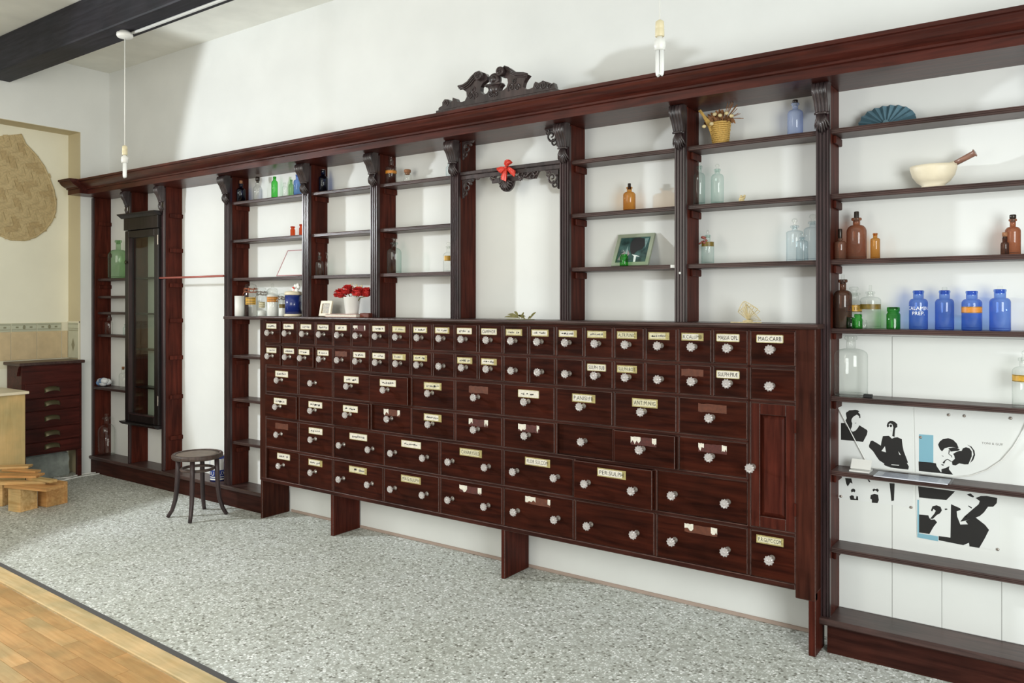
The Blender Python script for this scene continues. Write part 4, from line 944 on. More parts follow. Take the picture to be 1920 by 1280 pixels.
# ------------------------------------------------------------------ things on the worktop and shelves
def jar(name, px, w_px, top, base, label, gl='glassclear', lid=None, band=None, Y=3.62, powder=None, zs=1.4065, wire='stem'):
    m = MPP(px, Y); r = w_px * m / 2; h = (base - top) * m; x = XY(px, Y); zs += 0.0003
    o = thing(name, (x, Y, zs), label, 'jar')
    hb = h * (0.76 if lid else 1)
    s = MB(); s.lathe([(r * .95, 0), (r, 0.004), (r, hb * .86), (r * .86, hb * .94), (r * .86, hb)], (x, Y, zs), 22, caps=False); s.lathe([(r * .95, 0), (0.001, 0.001)], (x, Y, zs), 22, caps=False)
    part('body', s, gl, o)
    if powder: part('contents', MB().lathe([(r * .93, 0.003), (r * .95, 0.006), (r * .95, hb * powder), (r * .4, hb * powder + 0.004)], (x, Y, zs), 20), 'white', o)
    if lid == 'clip':
        s = MB(); s.lathe([(r * .9, hb), (r * .98, hb + 0.006), (r * .98, h * .86), (r * .85, h * .97), (r * .3, h)], (x, Y, zs), 20); part('lid', s, gl, o)
        s = MB()
        for zz in (hb * 0.98, h * .84): s.tube([(x + r * 1.02 * math.cos(a), Y + r * 1.02 * math.sin(a), zs + zz + 0.004 * math.sin(3 * a)) for a in [2 * math.pi * k / 20 for k in range(21)]], 0.0028, 6)
        for a in (2.6, 3.5, 4.3, 5.2, 6.0): s.tube([(x + r * 1.05 * math.cos(a), Y + r * 1.05 * math.sin(a), zs + hb * .98), (x + r * 1.09 * math.cos(a + .2), Y + r * 1.09 * math.sin(a + .2), zs + (hb + h) / 2), (x + r * 1.03 * math.cos(a + .35), Y + r * 1.03 * math.sin(a + .35), zs + h * .84)], 0.0028, 6)
        s.tube([(x - r, Y - .01, zs + h * .8), (x - r * 1.35, Y - .02, zs + h * .7), (x - r * 1.5, Y - .02, zs + h * .62)], 0.0022, 6)
        part('wire_clip', s, wire, o)
    if lid == 'knob':
        s = MB(); s.lathe([(r * .9, hb), (r * .95, hb + .004), (r * .7, h * .84), (r * .22, h * .87), (r * .26, h * .94), (r * .12, h)], (x, Y, zs), 18); part('lid', s, gl, o)
    if band:
        z0_, z1_, bm, ha = band; a0 = math.atan2(-Y, -x); s = MB()
        for rr_, mm, ins in ((1.012, 0, 0), (1.02, 1, 0.12)):
            hh = (z1_ - z0_); zz = (z0_ + hh * ins, z1_ - hh * ins) if mm == 0 else None
            if mm == 0: s.grid([[(x + r * rr_ * math.cos(a0 + ha * (j / 6 - 1)), Y + r * rr_ * math.sin(a0 + ha * (j / 6 - 1)), zs + h * z) for j in range(13)] for z in zz], 0)
            else:
                for z in (z0_ + hh * .1, z0_ + hh * .42, z0_ + hh * .82): s.grid([[(x + r * rr_ * math.cos(a0 + ha * .8 * (j / 6 - 1)), Y + r * rr_ * math.sin(a0 + ha * .8 * (j / 6 - 1)), zs + h * (z + q_)) for j in range(13)] for q_ in (0, hh * .09)], 1)
        part('label_band', s, [bm, 'olive'], o)
    return o
mug = MB(); x = XY(449, 3.600); mug.lathe([(0.030, 0), (0.034, 0.003), (0.035, 0.150), (0.032, 0.150), (0.031, 0.01)], (x, 3.600, 1.4068), 22)
solo('ceramic_beaker', mug, 'white', 'plain white cylindrical beaker at the left end of the worktop', 'beaker')
jar('clip_jar', 470, 23, 529, 590, 'clear clip-top jar with copper wire and a yellow label on the worktop', lid='clip', band=(0.36, 0.58, 'goldlabel', 0.9), Y=3.60, wire='copper')
jar('storage_jar', 491, 17, 535, 589, 'clear jar with a small cream label second from the left on the worktop', lid='clip', band=(0.30, 0.50, 'paper2', 0.7), Y=3.672, powder=0.25)
jar('apothecary_jar', 511, 22, 527, 589, 'white-filled jar with knobbed lid and orange label on the worktop', lid='knob', band=(0.44, 0.60, 'orangelabel', 1.1), Y=3.64, powder=0.86)
jar('storage_jar', 530, 15, 546, 590, 'narrow clear jar with an olive label left of the blue canister', lid='clip', band=(0.38, 0.54, 'olive', 1.0), Y=3.62, powder=0.6)
Yn = 3.60; x = XY(550, Yn); m = MPP(550, Yn); r = 16 * m
o = thing('canister', (x, Yn, 1.407), 'navy blue canister with cream foot and rim on the worktop', 'canister')
part('body', MB().lathe([(r * .96, 0.022), (r * .96, 0.152)], (x, Yn, 1.4072), 26), 'navy', o)
part('foot', MB().lathe([(r, 0), (r * 1.06, 0.004), (r * 1.06, 0.016), (r * .97, 0.022)], (x, Yn, 1.4072), 26), 'bone', o)
part('rim', MB().lathe([(r * .97, 0.152), (r * 1.02, 0.154), (r * 1.02, 0.166), (r * .9, 0.176), (r * .3, 0.182)], (x, Yn, 1.4072), 26), 'bone', o)
fx, fy, fz = x + 0.028, Yn, 1.4072 + 0.180
o = thing('silk_flower', (fx, fy, fz), 'small white silk flower with red stamens lying on the navy canister', 'flower')
s = MB()
for k in range(6):
    a = k * math.pi / 3 + .3; s.ball((fx + 0.022 * math.cos(a), fy + 0.012 * math.sin(a), fz + 0.020 + 0.020 * math.sin(a)), 0.018, seg=9, ring=6, sy=.5, sz=.9)
part('petals', s, 'white', o)
s = MB()
for k in range(4): s.tube([(fx, fy - .014, fz + .014), (fx - .008 + .006 * k, fy - .026, fz + .030 - .003 * abs(k - 1.5))], 0.0022, 6)
s.tube([(fx, fy - .014, fz + .014), (fx + .002, fy - .02, fz - .004 + .005)], .002, 6)
part('stamens', s, 'redsilk', o)
# small framed picture, books, vase
def lean(px0, px1, top, base, zs, Y, tilt, th, name, label, mats, cat, inner=None):
    """thin framed thing leaning back: front face lower edge at depth Y, top edge 'tilt' metres further back"""
    xa, xb = XY(px0, Y), XY(px1, Y); m = MPP((px0 + px1) / 2, Y); h = (base - top) * m
    o = thing(name, ((xa + xb) / 2, Y, zs), label, cat)
    U = Vector((0, tilt, math.sqrt(max(1e-6, h * h - tilt * tilt)))); N = Vector((1, 0, 0)).cross(U).normalized() * -1
    if N.y > 0: N = -N
    c = Vector(((xa + xb) / 2, Y, zs + 0.0006)) + U / 2 - N * th / 2 + Vector((0, th * 0.6, 0.0045))
    W = Vector(((xb - xa) / 2, 0, 0)); b = 0.09 * (xb - xa) if inner is None else inner
    fr_ = MB(); un = U.normalized()
    for sgn in (-1, 1):
        fr_.obox(c + W * sgn - W.normalized() * sgn * b / 2, W.normalized() * b / 2, N * th / 2, U / 2)
        fr_.obox(c + U / 2 * sgn - un * sgn * b / 2, W - W.normalized() * b, N * th / 2, un * b / 2)
    part('frame', fr_, mats[0], o)
    pc = MB(); pc.obox(c - N * th * 0.12, W - W.normalized() * b, N * th * 0.2, U / 2 - un * b)
    part('picture', pc, mats[1], o)
    return o, c, W, U, N
lean(596, 617, 562, 591, 1.412, 3.585, 0.02, 0.012, 'photo_frame', 'small cream photo frame standing on the worktop left of the carnations', ['bone', plain('tiny_colour_photo', srgb(128, 112, 76), 0.4, var=0.6, scale=90)], 'frame', 0.018)
x0b, x1b = XY(616, 3.52), XY(674, 3.52)
o = thing('book', ((x0b + x1b) / 2, 3.55, 1.412), 'thin pale pink book lying under the white vase', 'book')
part('cover', MB().rbox(x0b, x1b, 3.49, 3.62, 1.4125, 1.4165, 0.001).rbox(x0b, x1b, 3.49, 3.62, 1.4300, 1.4340, 0.001), [plain('pink_cover', srgb(196, 160, 152), 0.5)], o)
part('pages', MB().box(x0b + .004, x1b - .003, 3.494, 3.617, 1.4166, 1.4299), 'paper', o)
x2b = XY(697, 3.55)
solo('wooden_box', MB().rbox(x1b + 0.002, x2b, 3.52, 3.63, 1.4125, 1.440, 0.003), [wood('reddish_box_wood', srgb(90, 40, 28), srgb(134, 66, 46), 'x')], 'small reddish wooden box lying right of the pale book', 'box')
Yv = 3.572; xv = XY(660, Yv); m = MPP(660, Yv)
vz = 1.4342
vr = 16 * m
vase = MB(); vase.lathe([(vr * .74, 0), (vr * .76, 0.003), (vr * 1.0, 0.105), (vr * 1.04, 0.108), (vr * .98, 0.110), (vr * .9, 0.10), (vr * .70, 0.01)], (xv, Yv, vz), 26)
solo('flower_pot', vase, 'white', 'white tapered flower pot holding red carnations on the worktop', 'pot', org=(xv, Yv, vz))
def ruffle(c, r, seed, mb, m=0):
    """domed carnation head: rings of short frilled petals over a ball"""
    rr = random.Random(seed); c = Vector(c)
    for n, el, L in ((11, -0.25, 1.0), (11, 0.15, 1.04), (9, 0.55, 1.0), (7, 0.95, 0.96), (4, 1.3, 0.95)):
        for k in range(n):
            a = 2 * math.pi * k / n + el * 3 + rr.uniform(-.15, .15); e_ = el + rr.uniform(-.12, .12)
            d = Vector((math.cos(a) * math.cos(e_), math.sin(a) * math.cos(e_), math.sin(e_)))
            side = Vector((-math.sin(a), math.cos(a), 0)); up = d.cross(side); rows = []
            for i in range(4):
                q_ = i / 3; w_ = r * (0.10 + 0.34 * q_)
                rows.append([c + d * (r * L * (0.25 + 0.75 * q_)) + side * (w_ * (j / 6 - .5) * 2) + up * (r * (0.10 * (1 if j % 2 else -1) * q_ - 0.16 * q_ * q_)) for j in range(7)])
            mb.grid(rows, m)
fl_pos = ((638, 551, -0.01, 'leftmost red carnation, leaning out over the rim of the white pot'), (653, 544, 0.0, 'second red carnation from the left in the white pot'), (672, 548, -0.02, 'third red carnation from the left, lowest over the front of the pot'), (688, 549, 0.01, 'rightmost red carnation beside the fluted pilaster'))
for k, (px, py, dy, lb) in enumerate(fl_pos):
    p = PY(px, py, Yv + dy); o = thing('carnation', (p[0], p[1], p[2]), lb, 'flower')
    s = MB(); ruffle(p, 0.040, k, s); s.ball(p, 0.026); part('petals', s, 'carnation', o)
    foot = Vector((xv + (p[0] - xv) * 0.15, Yv + dy * 0.3, vz + 0.055))
    part('stem', MB().tube([foot, (foot + Vector(p)) / 2 + Vector((0, 0, .01)), Vector(p) - Vector((0, 0, .02))], 0.003, 6), 'drygreen', o)
o = thing('dried_spray', (xv, Yv + 0.02, vz + 0.06), 'cream dried flower spray standing above the carnations', 'flowers')
s = MB(); t_ = MB()
for k in range(34):
    a = R.uniform(-1, 1); px = 668 + 24 * a + R.uniform(-4, 4); py = 530 + 9 * abs(a) + R.uniform(0, 14)
    p = PY(px, py, Yv + R.uniform(0, .045)); t_.ball(p, R.uniform(.0035, .006), seg=6, ring=4)
    if k % 3 == 0: s.tube([(xv + R.uniform(-.01, .01), Yv + .01, vz + .06), (xv + (p[0] - xv) * .5, Yv + .015, vz + .12), p], .0012, 5)
tag(part('stems', s, 'drygreen', o), kind='stuff'); tag(part('flower_heads', t_, 'drycream', o), kind='stuff')
# dried leaf sprig on the worktop
o = thing('leaf_sprig', (XY(975, 3.52), 3.52, 1.412), 'dried green leaf sprig lying on the worktop under the valance', 'leaves')
lf = MB()
def leaf(mb, a, b, w_, m=0, cup=0.006):
    a, b = Vector(a), Vector(b); d = b - a; side = d.cross(Vector((0, -1, 0.35))); side.normalize(); rows = []
    for i in range(6):
        t = i / 5; q_ = w_ * math.sin(math.pi * (0.06 + 0.88 * t)); c = a + d * t + Vector((0, 0, cup * math.sin(math.pi * t)))
        rows.append([c - side * q_, c + Vector((0, 0, -0.002)), c + side * q_])
    mb.grid(rows, m)
for a, b in (((975, 598), (946, 595)), ((972, 596), (952, 590)), ((972, 595), (964, 585)), ((974, 596), (985, 594)), ((978, 599), (982, 586)), ((993, 600), (1005, 586)), ((990, 600), (998, 594)), ((985, 600), (970, 592))):
    pa, pb = PY(a[0], a[1] - 2, 3.50), PY(b[0], b[1] - 1, 3.53)
    zmin = 1.4155
    leaf(lf, (pa[0], pa[1], max(pa[2], zmin)), (pb[0], pb[1], max(pb[2], zmin)), 0.007)
lf.tube([(XY(950, 3.52), 3.52, 1.415), (XY(975, 3.51), 3.51, 1.416), (XY(1002, 3.52), 3.52, 1.415)], 0.002, 6)
part('leaves', lf, 'drygreen', o)
# leaning pictures
fo, fc, fW, fU, fN = lean(1144, 1213, 426, 495, Z3, 3.615, 0.085, 0.014, 'framed_photograph', 'grey-green framed dark photograph leaning on the third shelf behind a green jar', ['frame_green', 'photo_dark'], 'picture')
def on_photo(name, pts, mt, lay):
    s = MB(); s.add([fc + fW * (u * .80) + fU * (v * .40) + fN * (.0011 + .0003 * lay) for u, v in pts], [list(range(len(pts)))]); part(name, s, mt, fo)
on_photo('printed_hair', [(-.15, .9), (.25, 1.0), (.65, .85), (.75, .45), (.6, .05), (.3, -.1), (.1, -.35), (-.1, -.3), (-.25, .1), (-.3, .55)], 'black', 1)
on_photo('printed_face', [(-.95, -.75), (-.75, -.25), (-.35, .0), (-.2, -.3), (-.45, -.85)], plain('photo_pinkish_grey', srgb(146, 132, 136), .4, var=.3, scale=60), 1)
on_photo('printed_streaks', [(-.6, -.95), (-.5, -.2), (-.42, .35), (-.36, -.2), (-.4, -.9)], plain('photo_pale_green', srgb(140, 166, 160), .4, var=.3, scale=60), 2)
on_photo('printed_streaks', [(-.02, -.35), (.3, -.42), (.55, -.55), (.3, -.52), (.32, -1.0), (.18, -1.0), (.14, -.5)], 'posterpaper', 2)
on_photo('printed_streaks', [(.62, .9), (.78, .1), (.9, .9)], plain('photo_grey_green', srgb(112, 138, 136), .4, var=.3, scale=60), 2)
lean(517, 566, 461, 518, Z3 + .001, 3.60, 0.10, 0.006, 'clear_picture', 'frameless white picture leaning at the back of the third shelf, fourth bay', [plain('pinkish_edge', srgb(190, 146, 150), 0.4), 'posterpaper'], 'picture', 0.006)
solo('price_tag', MB().box(XY(1256, 3.57), XY(1264, 3.57), 3.5765, 3.5778, Z3 - 0.016, Z3 - 0.001), 'plastic', 'tiny white price tag on the third shelf edge next to the ninth pilaster', 'tag')
# basket of dried flowers
Yb_ = 3.635; xb = XY(1351, Yb_); m = MPP(1351, Yb_); rb = 17 * m; hb = 40 * m; zb = Z1 + 0.0022
bk = thing('wicker_basket', (xb, Yb_, zb), 'small straw wicker basket on the top shelf of the ninth bay', 'basket')
s = MB()
for k in range(11):
    z = zb + 0.004 + k * (hb - 0.006) / 10; r = rb * (0.80 + 0.22 * k / 10)
    s.tube([(xb + (r + (0.0022 if (j + k) % 2 else -0.001)) * math.cos(a), Yb_ + (r + (0.0022 if (j + k) % 2 else -0.001)) * math.sin(a) * .9, z) for j, a in [(j, 2 * math.pi * j / 28) for j in range(29)]], 0.0050, 6)
part('weave', s, 'wicker', bk)
part('lining', MB().lathe([(rb * .74, 0.0), (rb * .95, hb * .96)], (xb, Yb_, zb), 20, sy=.9), 'wicker', bk)
s = MB(); s.grid([[PY(u, v, Yb_ - 0.02) for u, v in ((1336, 264), (1329, 242), (1317, 218), (1309, 208))], [PY(u, v, Yb_ - 0.028) for u, v in ((1339, 264), (1335, 240), (1326, 222), (1314, 205))], [PY(u, v, Yb_ - 0.01) for u, v in ((1342, 262), (1338, 232), (1336, 226), (1322, 216))]])
part('handle_leaf', s, 'wicker', bk)
dr = thing('dried_flowers', (xb, Yb_, zb + hb), 'bunch of brown and cream dried flowers in the wicker basket', 'flowers')
s, t_, u_ = MB(), MB(), MB()
for k in range(60):
    px = R.uniform(1318, 1380); py = 232 - (1 - ((px - 1348) / 36) ** 2) * R.uniform(2, 30); p = PY(px, py, Yb_ + R.uniform(-.04, .04))
    leaf(s, (xb + (p[0] - xb) * .6, Yb_ + (p[1] - Yb_) * .5, zb + hb - .004 + R.uniform(-.004, .02)), p, R.uniform(.004, .009))
for (px, py) in ((1362, 212), (1334, 232), (1320, 237), (1350, 216), (1372, 217), (1340, 214)): t_.ball(PY(px, py, Yb_ - .045), .011, seg=8, ring=6, sz=.8)
for k in range(13):
    a = k / 12; px = 1368 + 24 * a + R.uniform(-3, 3); py = 190 + 34 * a * a + R.uniform(-4, 4)
    u_.tube([(xb + .01, Yb_, zb + hb - .006), PY(1358 + 10 * a, 222, Yb_), PY(px, py, Yb_ + R.uniform(-.02, .03))], .0016, 5)
tag(part('dry_leaves', s, 'dry', dr), kind='stuff'); tag(part('flower_heads', t_, 'drycream', dr), kind='stuff'); tag(part('twigs', u_, 'dry', dr), kind='stuff')
# cream ornament, leaf skeleton, paper fan, mortar
xo = XY(1392, 3.64); s = MB()
for k in range(10): s.ball((xo + R.uniform(-.012, .012), 3.64 + R.uniform(-.01, .01), Z2 + 0.008 + R.uniform(0, .026)), R.uniform(.006, .009), seg=8, ring=6)
s.lathe([(.016, 0), (.018, .004), (.012, .008)], (xo, 3.64, Z2 + .0004), 14)
solo('china_ornament', s, 'drycream', 'little cream knobbly china ornament on the middle shelf right of the aqua bottles', 'ornament')
o = thing('wire_butterfly', (XY(1402, 3.56), 3.56, 1.412), 'pale straw coloured wire shell ornament standing on the worktop', 'ornament')
def fanwire(mb, c, pts, r=.0012, n=12):
    P = [Vector(PY(u, v, c)) for u, v in pts]; hub = P[0]; rim = P[1:]
    mb.tube(rim, r * 1.4, 5)
    for p in rim: mb.tube([hub, p], r, 4)
s = MB()
fanwire(s, 3.56, [(1403, 600)] + [(1384 + 3 * math.sin(k * .5) + 6 * (k / 11) ** 2 * 6.5, 592 - 27 * math.sin(math.pi * (k + 1.2) / 14.5)) for k in range(12)])
fanwire(s, 3.55, [(1402, 600)] + [(1385 + 3.6 * k, 583 - 16 * math.sin(math.pi * k / 14) + 1.0 * k) for k in range(12)])
fanwire(s, 3.57, [(1402, 601)] + [(1398 + 2.6 * k, 568 + 3.0 * k) for k in range(12)])
part('wings', s, 'drycream', o)
s = MB(); s.ball((XY(1402, 3.545), 3.545, 1.4195), .007, sx=3.6, sz=.8); s.tube([(XY(1370, 3.53), 3.53, 1.4145), (XY(1402, 3.52), 3.52, 1.4145), (XY(1428, 3.54), 3.54, 1.4145)], .0022, 6)
part('base', s, 'drycream', o)
Yf = 3.66; xf = XY(1662, Yf); m = MPP(1662, Yf); rf = 52 * m
o = thing('paper_fan', (xf, Yf, Z1), 'blue-grey pleated paper fan standing on the top shelf of the right bay', 'fan')
s = MB(); rows = [[], []]; n = 22
for k in range(n + 1):
    a = math.pi * k / n; d = (0.012 if k % 2 else -0.012); rr_ = rf * (0.96 + 0.04 * math.sin(3 * a)); zz = Z1 + 0.002 + math.sin(a) * rr_ * 0.80
    rows[0].append((xf - math.cos(a) * .01, Yf - .01 + d * .1, Z1 + .002 + .006 * math.sin(a))); rows[1].append((xf - math.cos(a) * rr_, Yf + d + 0.01, zz))
s.grid(rows, smooth=False); s.grid([[(p[0], p[1] + .0015, p[2]) for p in r] for r in rows], smooth=False)
part('pleats', s, 'bluepaper', o)
s = MB(); s.lathe([(.012, -0.004), (.012, .002)], (xf, Yf - .012, Z1 + .0125), 12, axis='y'); part('rivet', s, 'bluepaper', o)
Ym = 3.652; xm_ = XY(1750, Ym); m = MPP(1750, Ym); rm = 40 * m; hm = 43 * m; zm = Z2 + .0005
mo_ = MB(); mo_.lathe([(rm * .52, 0), (rm * .54, .006), (rm * .48, .012), (rm * .70, hm * .28), (rm * .90, hm * .55), (rm * .99, hm * .85), (rm * 1.0, hm * .99), (rm * .93, hm), (rm * .88, hm * .9), (rm * .7, hm * .45), (rm * .3, hm * .22), (.001, hm * .2)], (xm_, Ym, zm), 36, caps=False, sy=0.78)
solo('mortar', mo_, 'bone', 'ivory stoneware mortar bowl on the second shelf of the right bay', 'mortar', org=(xm_, Ym, zm))
o = thing('pestle', PY(1790, 306, Ym), 'wooden-handled pestle resting in the ivory mortar', 'pestle')
pa, pb, pc_ = Vector(PY(1762, 322, Ym)), Vector(PY(1791, 306, Ym)), Vector(PY(1829, 286, Ym - .01))
part('handle', MB().tube([pb, pb * .5 + pc_ * .5, pc_ * .92 + pb * .08, pc_ * .97 + pb * .03, pc_], [.011, .012, .0125, .017, .014], 12), [wood('pestle_wood', srgb(120, 86, 74), srgb(152, 116, 98), 'x')], o)
part('head', MB().tube([pa, pa * .5 + pb * .5, pb], [.019, .017, .0125], 12), 'bone', o)
s = MB(); s.rbox(XY(1619, 3.61), XY(1635, 3.61), 3.60, 3.63, SH[5] + .0003, SH[5] + .0145, .002)
solo('matchbox', s, 'black', 'small black box on the shelf right of the very large clear bottle', 'box')
s = MB()
for k in range(9): s.ball((XY(194, 3.63) + R.uniform(-.06, .06), 3.63 + R.uniform(-.02, .02), 0.762 + .034 + R.uniform(-.004, .018)), .033, k % 2, seg=9, ring=6, sx=1.4, sz=.9)
solo('packet', s, [plain('blue_print_film', srgb(110, 140, 180), .35, var=.5, scale=30), plain('white_film', (.7, .72, .74), .35)], 'crumpled blue and white plastic packet on the low left shelf', 'packet')

# ------------------------------------------------------------------ posters behind the shelves in the right bay
YQ = YW - 0.0075
def qw(u, v): p = PY(1520 + u / 3.2, 680 + v / 3.2, YQ); return (p[0], p[2])
def poster(name, corners, label, shapes):
    c = [qw(*q) for q in corners]; o = thing(name, (sum(p[0] for p in c) / 4, YQ, min(p[1] for p in c)), label, 'poster')
    part('paper', MB().prism(c[::-1], 'y', YQ - .0006, YQ), 'posterpaper', o)
    for nm, mt, lst, lay in shapes:
        for pl in lst:
            s = MB(); pl = [qw(*q) for q in pl]; A = sum(pl[i][0] * pl[(i + 1) % len(pl)][1] - pl[(i + 1) % len(pl)][0] * pl[i][1] for i in range(len(pl)))
            if A < 0: pl = pl[::-1]
            s.prism(pl, 'y', YQ - .0007 - .00025 * lay, YQ - .0005)
            part(nm, s, mt, o)
    return o
def disc(u, v, a, b, n=18, a0=0, a1=2 * math.pi): return [(u + a * math.cos(a0 + (a1 - a0) * k / n), v + b * math.sin(a0 + (a1 - a0) * k / n)) for k in range(n)]
def k3(*l): return [(96 + .35 * u, 192 + .35 * v) for u, v in l]
def k4(*l): return [(576 + .3667 * u, 256 + .3667 * v) for u, v in l]
def k5(*l): return [(96 + .6167 * u, 576 + .6167 * v) for u, v in l]
poster('salon_poster', [(165, 236), (612, 262), (612, 868), (165, 812)], 'white poster with black figures, left of two behind the low right shelves', [
    ('printed_bust', 'posterblack', [k3((245, 480), (310, 480), (340, 540), (400, 600), (450, 632), (500, 610), (540, 560), (560, 520), (690, 600), (702, 625), (690, 680), (625, 805), (245, 768)),
        k3((330, 320), (345, 290), (362, 288), (385, 265), (440, 262), (490, 255), (530, 262), (562, 285), (540, 298), (575, 335), (580, 395), (562, 400), (555, 362), (520, 338), (480, 360), (455, 378), (430, 412), (425, 450), (440, 490), (432, 550), (412, 590), (430, 625), (350, 560), (320, 450), (345, 400)), k3((478, 482), (512, 478), (500, 492))], 1),
    ('printed_figure', 'posterblack', [k3((965, 705), (1065, 700), (1120, 750), (1165, 730), (1215, 725), (1290, 760), (1300, 860), (1320, 960), (1370, 1090), (1395, 1160), (1375, 1165), (1410, 1230), (1400, 1280), (1290, 1270), (1100, 1245), (1000, 1210), (960, 1170), (900, 1120), (850, 1050), (800, 970), (730, 900), (725, 870), (755, 790), (790, 785), (870, 830), (930, 870), (940, 800)),
        k3((1030, 530), (1045, 480), (1085, 445), (1130, 445), (1170, 465), (1210, 500), (1212, 550), (1180, 570), (1170, 620), (1165, 720), (1125, 705), (1135, 620), (1145, 560), (1130, 510), (1100, 488), (1065, 500), (1072, 540), (1045, 560)), k3((1078, 512), (1118, 506), (1122, 540), (1100, 556), (1086, 545)), k3((1092, 612), (1116, 612), (1105, 620)),
        k5((612, 235), (662, 238), (655, 405), (630, 410)), k5((180, 185), (240, 190), (252, 240), (230, 230), (205, 268), (190, 240)), k5((398, 200), (412, 200), (427, 225), (412, 225))], 1),
    ('printed_highlight', 'posterpaper', [k3((1000, 880), (1018, 985), (940, 960)), k3((1230, 965), (1272, 1030), (1245, 1022)), k3((1110, 1190), (1245, 1200), (1240, 1212), (1110, 1202)), k3((915, 1130), (990, 1180), (985, 1190), (920, 1145))], 2),
    ('printed_small_figure', 'posterblack', [k5((236, 310), (242, 294), (258, 288), (274, 294), (280, 310), (272, 326), (262, 318), (250, 322), (244, 328)), k5((222, 365), (245, 352), (265, 360), (268, 385), (285, 390), (290, 360), (305, 365), (308, 402), (232, 398)),
        k5((445, 300), (460, 288), (475, 294), (495, 288), (508, 305), (497, 326), (486, 312), (470, 306), (454, 317)), k5((430, 350), (465, 340), (500, 348), (508, 400), (495, 430), (440, 425), (440, 395), (424, 385))], 1)])
p2 = poster('salon_poster', [(620, 266), (1138, 296), (1132, 1128), (638, 1046)], 'white poster with large black portraits and blue panels, right of the two posters', [
    ('printed_panel', 'posterblue', [[(650, 428), (736, 434), (736, 600), (650, 594)], [(640, 1020), (765, 1040), (765, 1070), (640, 1046)], [(640, 820), (650, 822), (650, 1020), (640, 1018)]], 1),
    ('printed_portrait', 'posterblack', [k4((195, 915), (400, 930), (480, 945), (490, 990), (555, 1085), (572, 1090), (570, 1040), (640, 1020), (700, 990), (690, 1040), (760, 1130), (660, 1120), (540, 1105), (200, 1070)),
        k4((515, 640), (540, 590), (590, 550), (680, 533), (760, 560), (820, 620), (850, 690), (830, 700), (760, 680), (690, 680), (620, 700), (580, 750), (545, 715)), k4((680, 700), (760, 684), (850, 705), (872, 722), (845, 740), (780, 745), (720, 752), (705, 725)),
        k4((760, 790), (820, 755), (860, 742), (900, 742), (920, 700), (970, 680), (1030, 700), (1065, 750), (1065, 830), (1040, 890), (1010, 960), (950, 962), (860, 945), (800, 980), (750, 970), (740, 915), (790, 870), (780, 820)),
        k4((990, 640), (1060, 670), (1110, 740), (1120, 810), (1090, 890), (1040, 940), (1070, 870), (1095, 800), (1082, 730), (1040, 675)), k4((590, 930), (630, 890), (670, 870), (735, 912), (735, 925), (670, 884), (635, 905), (620, 945), (597, 947)), k4((565, 958), (610, 965), (600, 985), (575, 975)), k4((568, 815), (602, 826), (598, 836)), k4((690, 720), (706, 740), (694, 790), (740, 820), (745, 850), (738, 850), (728, 824), (684, 794))], 2),
    ('printed_profile', 'posterblack', [k5((890, 265), (1250, 315), (1215, 350), (1165, 400), (1000, 385), (900, 375)), k5((1210, 440), (1300, 480), (1305, 495), (1265, 510), (1270, 560), (1290, 610), (1300, 638), (1375, 636), (1350, 602), (1450, 570), (1540, 640), (1580, 690), (1540, 770), (1485, 865), (1390, 850), (1385, 815), (1330, 838), (1090, 790), (1090, 750), (1205, 765)),
        k5((1450, 380), (1500, 360), (1560, 360), (1660, 380), (1655, 430), (1620, 465), (1570, 465), (1530, 520), (1490, 555), (1440, 575), (1350, 600), (1300, 610), (1340, 560), (1420, 490), (1480, 440), (1490, 410)), k5((1365, 345), (1400, 335), (1435, 365), (1425, 375), (1385, 360)), k5((1382, 452), (1415, 474), (1410, 482), (1378, 462)), k5((1342, 550), (1366, 560), (1355, 568))], 2),
    ('printed_inset', 'posterpaper', [k5((905, 375), (1208, 408), (1203, 765), (900, 720))], 3),
    ('printed_inset_figure', 'posterblack', [k5((900, 540), (990, 548), (1000, 575), (1015, 590), (1050, 588), (1075, 615), (1040, 660), (1000, 730), (900, 715)), k5((1015, 500), (1030, 460), (1070, 450), (1108, 465), (1122, 500), (1104, 528), (1072, 545), (1034, 582), (1006, 582), (1048, 532), (1062, 504), (1040, 486), (1026, 512)), k5((1148, 484), (1170, 482), (1176, 492), (1152, 496))], 4)])
s = MB(); q = qw(1090, 485); text_on(s, 'TONI & GUY', q[0], YQ - .0012, q[1], 0.0085, 0.075)
part('printed_words', s, 'greyink', p2)
for u, v in ((828, 312), (922, 318), (1200, 332), (660, 446), (1122, 1118), (603, 866), (182, 800)): part('pin', MB().lathe([(.006, 0), (.006, -.0016), (.002, -.003)], (qw(u, v)[0], YQ - .0012, qw(u, v)[1]), 12, axis='y'), 'stem', p2)
# leaflets in a clear sleeve on the shelf below
sz = SH[6] + .0006
lx0, lx1 = XY(1640, 3.58), XY(1778, 3.575)
o = thing('leaflets', ((lx0 + lx1) / 2, 3.62, sz), 'pale printed leaflets in a clear sleeve overhanging the shelf in front of the posters', 'leaflets')
s = MB(); s.box(lx0, lx1, 3.555, 3.66, sz, sz + .0035); part('sheets', s, [plain('lilac_white_paper', srgb(216, 218, 228), .5)], o)
s = MB()
for k in range(9): s.box(lx0 + .03, lx1 - .05 - R.uniform(0, .08), 3.562 + .010 * k, 3.5645 + .010 * k, sz + .0035, sz + .0039)
part('printed_lines', s, [plain('pale_grey_print', srgb(160, 162, 176), .6)], o)
s = MB(); s.add([(lx0 - .02, 3.545, sz + .0048), (lx1 + .012, 3.545, sz + .0048), (lx1 + .012, 3.685, sz + .0062), (lx0 - .02, 3.685, sz + .0062)], [(0, 1, 2, 3)]); part('sleeve', s, 'perspex', o)
s = MB(); a = XY(1594, 3.62); b = XY(1632, 3.62)
